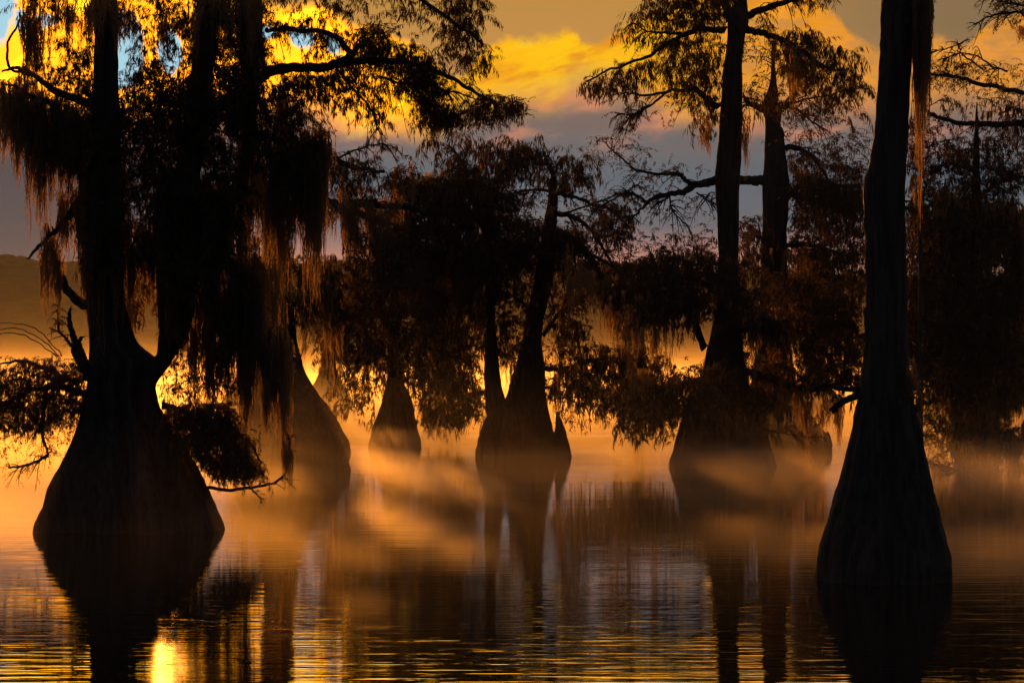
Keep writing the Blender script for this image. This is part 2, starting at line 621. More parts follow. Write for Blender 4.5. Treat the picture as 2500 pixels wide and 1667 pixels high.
def vnoise(P, s):
    P = np.asarray(P, float)
    I = np.floor(P).astype(np.int64)
    f = P - I
    f = f * f * (3 - 2 * f)
    out = 0
    for a in (0, 1):
        for b in (0, 1):
            for c in (0, 1):
                w = (f[:, 0] if a else 1 - f[:, 0]) * (f[:, 1] if b else 1 - f[:, 1]) * (f[:, 2] if c else 1 - f[:, 2])
                out = out + w * hash3(I[:, 0] + a, I[:, 1] + b, I[:, 2] + c, s)
    return out


def in_poly(x, y, poly):
    poly = np.asarray(poly, float)
    inside = np.zeros(len(x), bool)
    j = len(poly) - 1
    for i in range(len(poly)):
        xi, yi = poly[i]
        xj, yj = poly[j]
        c = ((yi > y) != (yj > y)) & (x < (xj - xi) * (y - yi) / (yj - yi + 1e-12) + xi)
        inside ^= c
        j = i
    return inside


DENS = 1.12


def crown(parent, regions, D, seed, mat=None, size=0.42, thick=1.6, holes=(), name='crown'):
    """regions: (polygon in photo pixels, sprays per square metre, clump threshold 0..1, kind, size factor)
    the sprays fill a volume `thick` metres deep on both sides of the trunk, in clumps"""
    rng = np.random.default_rng(seed)
    acc = {}
    for reg in regions:
        poly, dens, thr, kind = reg[:4]
        sf = reg[4] if len(reg) > 4 else 1.0
        pa = np.asarray(poly, float)
        x0, y0 = pa.min(0)
        x1, y1 = pa.max(0)
        area = (x1 - x0) * (y1 - y0) * (D / F) ** 2
        n = int(area * dens * 3.4 * DENS)
        x = rng.uniform(x0, x1, n)
        y = rng.uniform(y0, y1, n)
        jj = np.where(rng.uniform(0, 1, n) < 0.28, 26.0, 6.0)
        jx, jy = rng.normal(0, 1, n) * jj, rng.normal(0, 1, n) * jj
        q = W(x, y, np.full(n, D))
        w1 = vnoise(q * np.array([1.3, 0, 1.3]) * (0.33 / size), seed + 5) - 0.5
        w2 = vnoise(q * np.array([1.3, 0, 1.3]) * (0.33 / size) + 31, seed + 6) - 0.5
        ok = in_poly(x + jx + w1 * 42, y + jy + w2 * 46, poly)
        for (hx, hy, rx, ry) in holes:
            ok &= (((x - hx) / rx) ** 2 + ((y - hy) / ry) ** 2) > rng.uniform(0.7, 1.5, n)
        x, y = x[ok], y[ok]
        d = D + np.clip(rng.normal(0, 0.5, len(x)), -1, 1) * thick
        P = W(x, y, d)
        nz = vnoise(P * np.array([1.5, 0.6, 1.25]) * (0.33 / size), seed) * 0.65 + vnoise(P * np.array([2.9, 1.2, 4.0]) * (0.33 / size) + 9, seed + 1) * 0.35
        keep = nz > thr + rng.uniform(-0.07, 0.07, len(nz))
        P = P[keep]
        k = len(P)
        s = size * sf * rng.uniform(0.55, 1.25, k)
        S3 = np.stack([s, s, s], -1)
        if kind == 'spray':
            h = rng.uniform(0, 1, k) < 0.5
            acc.setdefault('tassel', []).append((P[h], S3[h] * np.array([.9, .9, 1.15])))
            P, S3 = P[~h], S3[~h]
        acc.setdefault(kind, []).append((P, S3))
    M = Mesher()
    allV, allQ, kk = [], [], 0
    for kind, lst in acc.items():
        P = np.concatenate([a for a, _ in lst])
        S = np.concatenate([b for _, b in lst])
        k = len(P)
        yaw = rng.uniform(0, 2 * np.pi, k)
        tilt = rng.normal(-0.05, 0.35, k)
        T = KINDS[kind]
        o = scatter_arrays(T, P, S, yaw, tilt, rng)
        M.add(*o)
    return M.build(name, mat or LEAF, parent)


def scatter_arrays(templates, P, scale, yaw, tilt, rng):
    n = len(P)
    pick = rng.integers(0, len(templates), n)
    Vs, Qs, k = [np.zeros((0, 3))], [np.zeros((0, 4), int)], 0
    for ti, (TV, TQ) in enumerate(templates):
        idx = np.where(pick == ti)[0]
        if not len(idx):
            continue
        L = TV[None] * scale[idx][:, None, :]
        ct, st = np.cos(tilt[idx])[:, None], np.sin(tilt[idx])[:, None]
        x = L[..., 0] * ct - L[..., 2] * st
        z = L[..., 0] * st + L[..., 2] * ct
        cy_, sy_ = np.cos(yaw[idx])[:, None], np.sin(yaw[idx])[:, None]
        V = np.stack([x * cy_ - L[..., 1] * sy_, x * sy_ + L[..., 1] * cy_, z], -1) + P[idx][:, None]
        m = len(TV)
        Qs.append((TQ[None] + (np.arange(len(idx)) * m)[:, None, None] + k).reshape(-1, 4))
        Vs.append(V.reshape(-1, 3))
        k += len(idx) * m
    return np.concatenate(Vs), np.concatenate(Qs)


def twigs(parent, paths, D, seed, n_per=14, length=60, r=1.6, hang=0.5, leaf=0.30, spread=1.0, name='twigs'):
    """side shoots along limbs, each with leaf sprays; paths are world-point arrays"""
    rng = np.random.default_rng(seed)
    M = Mesher()
    LP, LS, LY, LT = [], [], [], []
    for Pw in paths:
        for _ in range(n_per):
            t = rng.uniform(0.12, 1.0)
            i = t * (len(Pw) - 1)
            i0 = int(min(i, len(Pw) - 2))
            p = Pw[i0] + (Pw[i0 + 1] - Pw[i0]) * (i - i0)
            tan = Pw[i0 + 1] - Pw[i0]
            tan /= np.linalg.norm(tan) + 1e-9
            L = length / F * D * rng.uniform(0.4, 1.2) * (1.15 - 0.6 * t)
            dv = tan * 0.8 + rng.normal(0, 0.55, 3) * spread + np.array([0, 0, rng.uniform(-0.5, 0.6)])
            dv /= np.linalg.norm(dv)
            m = 8
            s = np.linspace(0, 1, m)[:, None]
            C = p + dv * L * s + np.array([0, 0, -1]) * hang * L * s ** 2 * 0.8 + np.cumsum(rng.normal(0, 0.02 * L, (m, 3)), 0) * s
            R = r / F * D * (1 - 0.75 * s[:, 0])
            M.add(*tube(C, R, 4))
            for q in range(int(5 * leaf / 0.3)):
                u = rng.uniform(0.25, 1.0) * (m - 1)
                a = int(min(u, m - 2))
                LP.append(C[a] + (C[a + 1] - C[a]) * (u - a))
                sc_ = L * rng.uniform(0.25, 0.5)
                LS.append([sc_] * 3)
                LY.append(math.atan2(dv[1], dv[0]) + rng.normal(0, 0.9))
                LT.append(rng.normal(-0.2, 0.35))
    return np.array(LP), np.array(LS), np.array(LY), np.array(LT), M


def leafed(parent, paths, D, seed, kind='tassel', mat=None, name='foliage', **kw):
    rng = np.random.default_rng(seed + 3)
    P, S, Yw, T, M = twigs(parent, paths, D, seed, **kw)
    nq = sum(len(q) for q in M.Q)
    if len(P):
        M.add(*scatter_arrays(KINDS[kind], P, S, Yw, T, rng))
    o = M.build(name, BARK, parent)
    o.data.materials.append(mat or LEAF)
    idx = np.zeros(len(o.data.polygons), np.int32)
    idx[nq:] = 1
    o.data.polygons.foreach_set('material_index', idx)


def moss(parent, curtains, D, seed, name='spanish_moss', width=0.11, thick=0.8):
    """curtains: (x0, ytop0, x1, ytop1, len_min, len_max, count[, slant]) each its own mesh"""
    rng = np.random.default_rng(seed)
    for cu in curtains:
        x0, y0, x1, y1, l0, l1, cnt = cu[:7]
        off = cu[7] if len(cu) > 7 else 0.0
        t = rng.uniform(0, 1, cnt)
        x = x0 + (x1 - x0) * t + rng.normal(0, 3, cnt)
        nz = vnoise(np.stack([x / 14.0, np.zeros(cnt), np.zeros(cnt)], -1), seed)
        y = y0 + (y1 - y0) * t + rng.normal(10, 28, cnt) * min(1.0, l1 / 200.0)
        ln = (l0 * 0.6 + (l1 - l0 * 0.6) * np.clip(nz * 1.5 - 0.25, 0.02, 1) * rng.uniform(0, 1.0, cnt) ** 0.5) * 1.18 / F * D
        d = D + off + rng.uniform(-thick, thick, cnt)
        P = W(x, y, d)
        wd = width * rng.uniform(0.6, 1.4, cnt)
        S = np.stack([wd, wd, ln], -1)
        V, Q = scatter_arrays(MOSSES, P, S, rng.uniform(0, 6.28, cnt), rng.normal(0, 0.012, cnt), rng)
        mesh_obj(name, V, Q, None, MOSS, parent)


# ------------------------------------------------------------------ the setting: water, wooded ridge
def build_water():
    m, N = material('lake_water')
    tc = N.new('ShaderNodeTexCoord').outputs['Object']
    def layer(sx, sy, scale, detail, w=0.0):
        mp = N.new('ShaderNodeMapping')
        N.put(mp.inputs[0], tc)
        mp.inputs['Scale'].default_value = (sx, sy, 1)
        mp.inputs['Rotation'].default_value = (0, 0, w)
        return N.noise(mp.outputs[0], scale, detail, 0.5)
    h = N.m('ADD', N.m('MULTIPLY', layer(0.7, 4.2, 1.0, 3.0, 0.03), 0.0115),
            N.m('ADD', N.m('MULTIPLY', layer(1.6, 10.0, 1.0, 2.0, -0.05), 0.0024), N.m('MULTIPLY', layer(0.06, 0.22, 1.0, 2.0, 0.1), 0.05)))
    # calmer and rougher patches
    patch = N.smooth(layer(0.02, 0.05, 1.0, 2.0), 0.35, 0.65, 0.45, 1.1)
    b = N.new('ShaderNodeBump')
    sp = N.new('ShaderNodeSeparateXYZ')
    N.put(sp.inputs[0], tc)
    patch = N.m('MULTIPLY', patch, N.smooth(N.m('ADD', sp.outputs[1], N.m('MULTIPLY', layer(0.09, 0.12, 1.0, 2.0), 14)), 39, 27, 0.75, 2.6))
    N.put(b.inputs['Strength'], patch)
    b.inputs['Distance'].default_value = 0.34
    N.put(b.inputs['Height'], h)
    p = N.new('ShaderNodeBsdfPrincipled')
    p.inputs['Base Color'].default_value = (0.012, 0.008, 0.004, 1)
    p.inputs['Roughness'].default_value = 0.03
    p.inputs['IOR'].default_value = 1.37
    N.l.new(b.outputs[0], p.inputs['Normal'])
    o = N.new('ShaderNodeOutputMaterial')
    N.l.new(p.outputs[0], o.inputs[0])
    w = mesh_obj('water', [(-1500, -60, 0), (1500, -60, 0), (1500, 2400, 0), (-1500, 2400, 0)], [[0, 1, 2, 3]], None, m)
    w['kind'] = 'structure'


def build_hill():
    nx, ny = 420, 90
    xs = np.linspace(-700, 700, nx)
    ys = np.linspace(640, 1500, ny)
    Xg, Yg = np.meshgrid(xs, ys)
    P = np.stack([Xg.ravel() / 120, Yg.ravel() / 160, np.zeros(Xg.size)], -1)
    P2 = np.stack([Xg.ravel() / 13, Yg.ravel() / 13, np.zeros(Xg.size)], -1)
    P3 = np.stack([Xg.ravel() / 4.5, Yg.ravel() / 9, np.zeros(Xg.size)], -1)
    t = np.clip((Yg.ravel() - 650) / 520, 0, 1)
    rise = t * t * (3 - 2 * t)
    z = -1.5 + rise * (31 + 11 * vnoise(P, 3) - 5 * np.clip(Xg.ravel() / 200, 0, 1)) + (Yg.ravel() > 655) * (3.0 + 4 * vnoise(P2, 4) + 3.5 * vnoise(P3, 6))
    z += 5 * np.clip((-Xg.ravel() - 60) / 200, 0, 1) * rise
    V = np.stack([Xg.ravel(), Yg.ravel(), z], -1)
    i = np.arange(ny - 1)[:, None] * nx + np.arange(nx - 1)[None]
    Q = np.stack([i, i + 1, i + nx + 1, i + nx], -1).reshape(-1, 4)
    m, N = material('far_woods')
    tc = N.new('ShaderNodeTexCoord').outputs['Object']
    c = N.mix(N.smooth(N.noise(tc, 0.09, 5, 0.6), 0.4, 0.6), (0.030, 0.028, 0.016), (0.065, 0.042, 0.020))
    d = N.new('ShaderNodeBsdfDiffuse')
    N.put(d.inputs[0], c)
    o = N.new('ShaderNodeOutputMaterial')
    N.l.new(d.outputs[0], o.inputs[0])
    h = mesh_obj('hill', V, Q, None, m, None, False)
    h['kind'] = 'structure'


build_water()
build_hill()

exec_trees = True
GROUP = 'bald cypress trees standing in the lake'

# ------------------------------------------------------------------ T1: the big forked tree on the left
def tree_left():
    D = base_dist(1292)
    t = thing('cypress_tree', tuple(W(318, 1292, D)), 'huge forked cypress at left with a wide flared base and thick curtains of hanging moss', 'tree', GROUP)
    trunk('trunk', t, [(1296, 88, 549), (1281, 92, 545), (1240, 104, 532), (1190, 122, 505), (1121, 160, 468), (1060, 184, 428), (1017, 198, 402), (985, 206, 386), (935, 214, 378),
                       (892, 219, 404), (868, 219, 372), (840, 218, 338), (800, 216, 322), (740, 212, 308), (640, 205, 303), (500, 208, 298), (300, 222, 292), (160, 230, 288),
                       (0, 233, 287), (-200, 236, 280), (-420, 240, 274)], D, 1, flute=0.19, nfl=9)
    # the second stem of the fork
    trunk('stem', t, [(990, 300, 372), (940, 322, 380), (895, 352, 412), (868, 382, 428), (840, 386, 446), (790, 388, 468), (700, 386, 474), (600, 398, 472), (500, 412, 480), (300, 448, 506),
                      (100, 476, 526), (0, 481, 527), (-200, 490, 528), (-400, 498, 528)], D, 2, off=0.1, flute=0.08, below=False, sides=40)
    trunk('stem', t, [(480, 560, 600), (300, 590, 626), (100, 607, 640), (0, 610, 640), (-200, 618, 642), (-400, 622, 640)], D, 3, off=1.1, flute=0.08, below=False, sides=32)
    L = []
    def lb(pts, a, b, s):
        p = limb(t, pts, D, a, b, s)
        L.append(p)
        return p
    lb([(560, 330, .9), (600, 240, 1.0), (650, 178, .9), (720, 165, .6), (800, 165, .4), (850, 140, .3), (880, 110, .1)], 18, 6, 1)
    lb([(790, 165, .5), (870, 150, .2), (960, 152, 0), (1060, 170, -.2), (1140, 215, -.3), (1205, 250, -.4)], 11, 2.5, 2)
    lb([(650, 75, .6), (700, 72, .3), (790, 82, .1), (830, 100, .2), (862, 140, .3)], 5, 8, 3)
    lb([(640, -60, .6), (800, -90, 0), (930, -60, -.5), (1060, 20, -.8), (1180, 110, -.9)], 11, 3, 4)
    lb([(930, 190, -.2), (985, 205, -.4), (1070, 215, -.5), (1180, 245, -.5)], 3.5, 1.5, 5)
    lb([(820, 170, .2), (860, 215, 0), (905, 265, -.1), (920, 320, -.1)], 4, 1.5, 6)
    lb([(300, 280, 0), (180, 240, 0), (110, 205, 0), (70, 175, 0), (38, 168, 0), (4, 175, 0)], 12, 2.2, 7)
    lb([(70, 178, 0), (22, 165, 0), (22, 100, 0), (42, 62, 0), (48, 30, 0)], 4, 2.0, 8)
    lb([(210, 330, .2), (120, 250, .1), (75, 235, 0), (48, 218, 0), (4, 200, 0)], 9, 1.8, 9)
    lb([(110, 250, 0), (60, 236, 0), (30, 230, 0), (0, 233, 0)], 4, 2.0, 10)
    lb([(225, 745, 0), (190, 738, .1), (160, 700, .2), (138, 640, .2), (125, 590, .2), (112, 545, .2)], 14, 4, 11)
    lb([(240, 440, 0), (190, 495, -.1), (135, 562, -.2), (92, 605, -.3), (66, 632, -.3)], 10, 2.2, 12)
    lb([(132, 566, -.2), (126, 552, -.2)], 4, 1.5, 13)
    # low limbs
    lb([(395, 990, .6), (440, 1000, .6), (520, 1030, .4), (600, 1070, .2), (640, 1130, .1)], 9, 2, 14)
    lb([(490, 1188, .0), (560, 1196, -.3), (620, 1188, -.5), (680, 1172, -.6), (702, 1130, -.6), (704, 1060, -.6)], 4.5, 2.0, 15)
    lb([(596, 1168, -.4), (612, 1190, -.4), (628, 1208, -.4)], 2.5, 1.0, 16)
    # dead and leafy branches on the left of the base
    lb([(216, 925, 0), (196, 860, .2), (178, 820, .3), (170, 780, .3), (172, 752, .3)], 12, 3.5, 17)
    lb([(205, 905, 0), (185, 870, .3), (180, 850, .2), (196, 828, .2), (202, 826, .2)], 8, 4, 18)
    lb([(175, 845, .3), (155, 820, .3), (140, 808, .3), (120, 800, .3)], 4, 1.5, 19)
    lb([(144, 810, .3), (142, 780, .3), (142, 742, .3)], 3.5, 1.4, 20)
    lb([(208, 960, 0), (150, 945, -.2), (90, 950, -.3), (40, 970, -.4), (0, 990, -.4)], 9, 2.5, 21)
    lb([(190, 935, 0), (110, 900, .2), (50, 880, .3), (-10, 890, .3)], 7, 2.0, 22)
    lb([(112, 960, -.2), (106, 1010, -.2), (104, 1060, -.2), (118, 1108, -.2)], 6, 3, 23)
    lb([(118, 1110, -.2), (90, 1126, -.2), (50, 1138, -.2), (20, 1140, -.2)], 4.5, 2.5, 24)
    twl = [limb(t, [(150 - 6 * k, 870, .2), (110 - 12 * k, 820 + 6 * k, .2), (60 - 16 * k, 792 + 10 * k, .1), (-10 - 5 * k, 790 + 14 * k, .1)], D, 1.6, 0.8, 60 + k, name='dead_twig') for k in range(3)]
    holes = [(-5, 60, 45, 95), (312, 120, 22, 45), (300, 178, 18, 26), (418, 140, 16, 30), (60, 66, 13, 26), (112, 66, 26, 16), (180, 70, 16, 12), (735, 105, 36, 34), (812, 110, 14, 26), (650, 85, 22, 26),
             (548, 130, 10, 22), (700, 178, 26, 8), (948, 140, 20, 14), (965, 190, 22, 20), (1000, 250, 26, 26), (300, 225, 20, 10), (380, 60, 12, 26), (975, 98, 28, 12)]
    crown(t, [
        ([(40, -30), (236, -30), (236, 210), (200, 240), (110, 200), (85, 130), (62, 110), (48, 70)], 62, 0.44, 'tassel', .8),
        ([(236, 100), (236, 330), (205, 400), (120, 330), (85, 250), (92, 180), (130, 130)], 130, 0.33, 'spray', .8),
        ([(284, -30), (484, -30), (490, 150), (470, 260), (285, 260), (284, 120)], 85, 0.42, 'tassel', .75),
        ([(300, 150), (400, 150), (480, 200), (560, 240), (560, 340), (330, 340), (285, 230)], 160, 0.34, 'spray', .85),
        ([(480, -30), (640, -30), (650, 70), (620, 200), (590, 300), (470, 300)], 260, 0.30, 'spray', .85),
        ([(200, 250), (330, 290), (560, 220), (640, 180), (700, 190), (745, 235), (772, 290), (800, 330), (812, 345), (790, 370), (760, 440), (700, 420), (660, 440), (620, 400), (590, 520), (560, 660),
          (470, 690), (400, 700), (300, 620), (212, 640), (200, 440), (140, 400), (110, 330)], 170, 0.33, 'spray', .9),
        ([(640, -30), (900, -30), (905, 60), (862, 50), (800, 40), (740, 28), (660, 45)], 46, 0.42, 'tassel', .8),
        ([(650, 150), (760, 165), (860, 150), (860, 190), (760, 215), (700, 200)], 200, 0.25, 'tassel', .7),
        ([(635, 40), (720, 45), (800, 50), (850, 75), (850, 110), (800, 100), (790, 140), (770, 130), (745, 85), (690, 72), (660, 95), (640, 80)], 120, 0.30, 'tassel', .75),
        ([(868, 90), (900, 60), (930, 62), (945, 90), (978, 100), (990, 150), (1045, 150), (1072, 190), (1082, 250), (1130, 270), (1105, 310), (1060, 290), (1000, 230), (960, 190), (905, 150), (875, 130)], 420, 0.16, 'spray', .75),
        ([(690, 180), (790, 180), (880, 160), (925, 200), (955, 260), (950, 290), (930, 310), (880, 285), (845, 250), (790, 240), (740, 225), (705, 205)], 100, 0.40, 'tassel', .8),
        ([(940, -30), (1185, -30), (1188, 30), (1165, 45), (1182, 90), (1178, 108), (1212, 128), (1208, 160), (1190, 190), (1160, 190), (1130, 140), (1090, 120), (1050, 85), (1010, 45), (950, 45)], 125, 0.35, 'tassel', .8),
        ([(1000, 110), (1060, 120), (1140, 160), (1160, 215), (1110, 230), (1060, 180), (1000, 150)], 60, 0.42, 'tassel', .8),
        ([(1120, 250), (1180, 238), (1232, 232), (1245, 255), (1285, 268), (1290, 282), (1262, 292), (1235, 300), (1195, 300), (1160, 290)], 520, 0.14, 'spray', .6),
        ([(1020, 265), (1110, 250), (1170, 290), (1190, 318), (1130, 330), (1080, 318)], 80, 0.40, 'tassel', .8),
        ([(405, 985), (440, 990), (478, 985), (548, 992), (596, 1040), (628, 1105), (650, 1150), (612, 1172), (560, 1172), (515, 1150), (475, 1108), (440, 1075), (408, 1030)], 620, 0.12, 'spray', .7),
        ([(385, 955), (450, 905), (508, 920), (530, 938), (545, 990), (480, 990), (420, 990)], 110, 0.40, 'spray', .7),
        ([(0, 905), (60, 885), (110, 870), (190, 880), (215, 905), (212, 985), (190, 1030), (150, 1020), (100, 1040), (60, 1050), (-40, 1050), (-40, 905)], 380, 0.22, 'spray', .65),
        ([(-20, 1040), (195, 1020), (172, 1095), (150, 1125), (110, 1120), (60, 1110), (-20, 1120)], 80, 0.40, 'sparse', .7),
        ([(205, 330), (800, 330), (770, 420), (700, 440), (660, 400), (600, 380), (560, 420), (540, 640), (520, 700), (470, 780), (400, 700), (300, 690), (212, 700)], 70, 0.42, 'spray', .9),
        ([(560, 640), (650, 640), (640, 720), (600, 740), (570, 700)], 120, 0.34, 'spray', .8),
        ([(395, 880), (470, 860), (560, 880), (600, 960), (560, 1000), (470, 960), (400, 950)], 50, 0.42, 'spray', .8),
        ([(330, 690), (480, 650), (560, 640), (560, 860), (500, 900), (420, 870), (395, 760)], 60, 0.42, 'spray', .8),
    ], D, 11, size=0.29, thick=1.5, holes=holes)
    leafed(t, L[:6], D, 21, n_per=16, length=85, hang=1.0)
    leafed(t, L[13:15], D, 22, n_per=14, length=55, kind='spray')
    leafed(t, L[19:24], D, 23, n_per=16, length=55, kind='sparse', hang=0.8)
    leafed(t, L[16:19], D, 24, n_per=10, length=40, kind='sparse', leaf=0.06)
    moss(t, [
        (2, 235, 60, 200, 120, 260, 46), (30, 250, 110, 240, 200, 320, 80), (100, 240, 205, 300, 180, 330, 80), (50, 20, 95, 30, 120, 230, 26), (120, 20, 230, 0, 60, 160, 26),
        (108, 560, 150, 640, 90, 170, 26), (130, 500, 205, 470, 90, 190, 30), (205, 430, 300, 430, 200, 390, 110), (285, 560, 395, 560, 120, 250, 60),
        (290, 700, 345, 760, 60, 120, 10), (385, 430, 480, 420, 250, 420, 100), (420, 640, 470, 640, 120, 240, 40), (470, 480, 560, 470, 180, 320, 70), (430, 600, 475, 600, 160, 300, 40), (500, 600, 540, 600, 160, 330, 24), (560, 700, 640, 720, 220, 380, 90), (600, 800, 706, 820, 140, 280, 50), (500, 700, 570, 700, 140, 300, 40), (575, 640, 700, 680, 180, 400, 46, 2.8), (650, 800, 700, 820, 120, 260, 26, -.2), (396, 760, 470, 800, 80, 180, 26), (478, 700, 560, 700, 120, 280, 34, 2.8), (300, 700, 392, 690, 80, 190, 24, 2.6), (470, 820, 560, 830, 70, 200, 50), (610, 640, 650, 640, 200, 420, 40, .6), (200, 600, 330, 620, 60, 200, 40),
        (560, 640, 640, 660, 240, 400, 110), (545, 480, 590, 480, 100, 260, 30), (592, 400, 645, 380, 160, 370, 46, 2.6), (640, 440, 700, 440, 120, 320, 34, 2.6), (650, 640, 680, 640, 90, 220, 14, 2.4), (640, 880, 706, 880, 110, 240, 24, -.4),
        (700, 360, 800, 350, 90, 250, 90), (742, 400, 790, 360, 200, 390, 60), (655, 380, 690, 380, 90, 220, 30), (690, 1060, 706, 1060, 60, 130, 10, -.6), (655, 440, 740, 430, 120, 260, 40),
        (285, 20, 330, 30, 60, 120, 14), (225, -20, 290, -20, 60, 160, 12, -1.0), (470, -20, 640, -20, 80, 220, 50, -1.0), (380, 30, 470, 60, 50, 110, 20), (590, 20, 640, 100, 100, 220, 24), (180, 460, 215, 560, 60, 120, 20)
    ], D, 31)


# ------------------------------------------------------------------ T2: leaning tree behind it
def tree_behind_left():
    D = base_dist(1128)
    t = thing('cypress_tree', tuple(W(705, 1128, D)), 'flared cypress base with a small knee on its right shoulder, behind the huge left tree', 'tree', GROUP)
    trunk('trunk', t, [(1132, 562, 851), (1081, 568, 852), (1052, 574, 836), (1000, 594, 806), (960, 610, 776), (914, 624, 748), (860, 634, 731), (813, 640, 722), (740, 644, 716), (600, 650, 706), (400, 662, 702), (300, 670, 702), (230, 680, 700)],
          D, 4, flute=0.10)
    trunk('knee', t, [(1050, 782, 834), (1015, 784, 818), (1000, 786, 806), (988, 789, 800), (982, 792, 797)], D, 5, off=-.2, below=False, sides=20, rings=20, flute=.03)
    A = [limb(t, [(690, 520), (760, 492), (810, 498), (860, 510)], D, 14, 12, 71),
         limb(t, [(850, 505), (880, 496), (940, 502), (990, 505), (1040, 520)], D, 12, 6, 72),
         limb(t, [(850, 508), (885, 525), (930, 545), (950, 545)], D, 11, 6, 73),
         limb(t, [(700, 380), (790, 375), (840, 400), (890, 415), (940, 420)], D, 9, 4, 74),
         limb(t, [(820, 390), (860, 370), (920, 352), (958, 358)], D, 3, 1.2, 75),
         limb(t, [(945, 560), (1000, 562), (1040, 570)], D, 3, 1.5, 76),
         limb(t, [(700, 640), (720, 660), (760, 672)], D, 3, 1.5, 77)]
    crown(t, [([(790, 360), (860, 380), (960, 395), (1005, 410), (1010, 450), (960, 470), (910, 450), (860, 430), (800, 430)], 50, .36, 'spray'),
              ([(800, 420), (880, 440), (880, 480), (830, 490), (795, 480)], 40, .36, 'tassel'),
              ([(890, 345), (960, 350), (962, 385), (900, 390)], 16, .4, 'tassel'),
              ([(870, 560), (950, 560), (1040, 580), (1040, 700), (920, 700), (880, 640)], 60, .34, 'spray'),
              ([(690, 690), (790, 620), (900, 650), (960, 700), (900, 800), (780, 780), (740, 800)], 48, .38, 'spray'),
              ([(640, 620), (760, 640), (780, 720), (720, 820), (640, 700)], 20, .45, 'spray')], D, 41, size=.50, thick=3)
    leafed(t, A[1:5], D, 42, n_per=16, length=60, hang=.9)
    moss(t, [(830, 470, 880, 480, 60, 190, 30), (885, 500, 960, 500, 60, 120, 44), (850, 520, 880, 530, 100, 230, 26), (925, 560, 965, 570, 100, 200, 26), (790, 500, 840, 505, 30, 70, 26),
             (960, 430, 1010, 430, 60, 130, 26), (690, 620, 715, 620, 90, 200, 16), (740, 660, 800, 680, 90, 200, 24), (640, 560, 690, 560, 100, 300, 30), (900, 600, 930, 600, 60, 140, 18), (800, 640, 830, 700, 150, 330, 12)], D, 43, width=.17, thick=2)


# ------------------------------------------------------------------ T3: small tree in the gap
def tree_small():
    D = base_dist(1093)
    t = thing('cypress_tree', tuple(W(965, 1093, D)), 'smallest and farthest flared cypress base, in bright mist between the two middle trees', 'tree', GROUP)
    trunk('trunk', t, [(1095, 899, 1031), (1084, 899, 1030), (1068, 904, 1026), (1041, 910, 1019), (994, 929, 1009), (972, 934, 1004), (930, 944, 984), (900, 946, 980), (820, 948, 976), (700, 950, 974), (500, 954, 972), (420, 956, 970)], D, 6, flute=.06)
    A = [limb(t, [(965, 800), (900, 760), (830, 770), (780, 800)], D, 6, 2, 81), limb(t, [(965, 760), (1040, 730), (1110, 740), (1170, 780)], D, 6, 2, 82),
         limb(t, [(965, 880), (920, 860), (880, 880), (840, 930)], D, 4, 1.5, 83), limb(t, [(970, 860), (1050, 850), (1130, 880)], D, 5, 2, 84), limb(t, [(965, 640), (900, 600), (860, 620)], D, 5, 2, 85)]
    crown(t, [([(900, 640), (1180, 600), (1185, 1000), (1150, 1020), (1100, 1015), (1060, 1030), (1020, 1010), (985, 950), (930, 880), (860, 880), (800, 830), (800, 740), (840, 690)], 50, .33, 'spray'),
              ([(770, 790), (860, 830), (940, 850), (930, 960), (885, 1010), (850, 1030), (830, 1000), (800, 900), (760, 860)], 26, .42, 'spray', .9),
              ([(740, 760), (800, 730), (840, 780), (780, 850), (740, 880)], 26, .38, 'spray', .9),
              ([(1020, 990), (1180, 990), (1140, 1038), (1100, 1028), (1065, 1045), (1030, 1032)], 26, .38, 'spray', .8)], D, 51, size=.53, thick=3.5)
    leafed(t, A, D, 52, n_per=14, length=60)
    moss(t, [(790, 760, 860, 760, 80, 200, 18), (890, 800, 930, 860, 60, 150, 12), (935, 800, 975, 800, 90, 230, 14), (1020, 760, 1160, 760, 90, 220, 30)], D, 53, width=.2, thick=2)


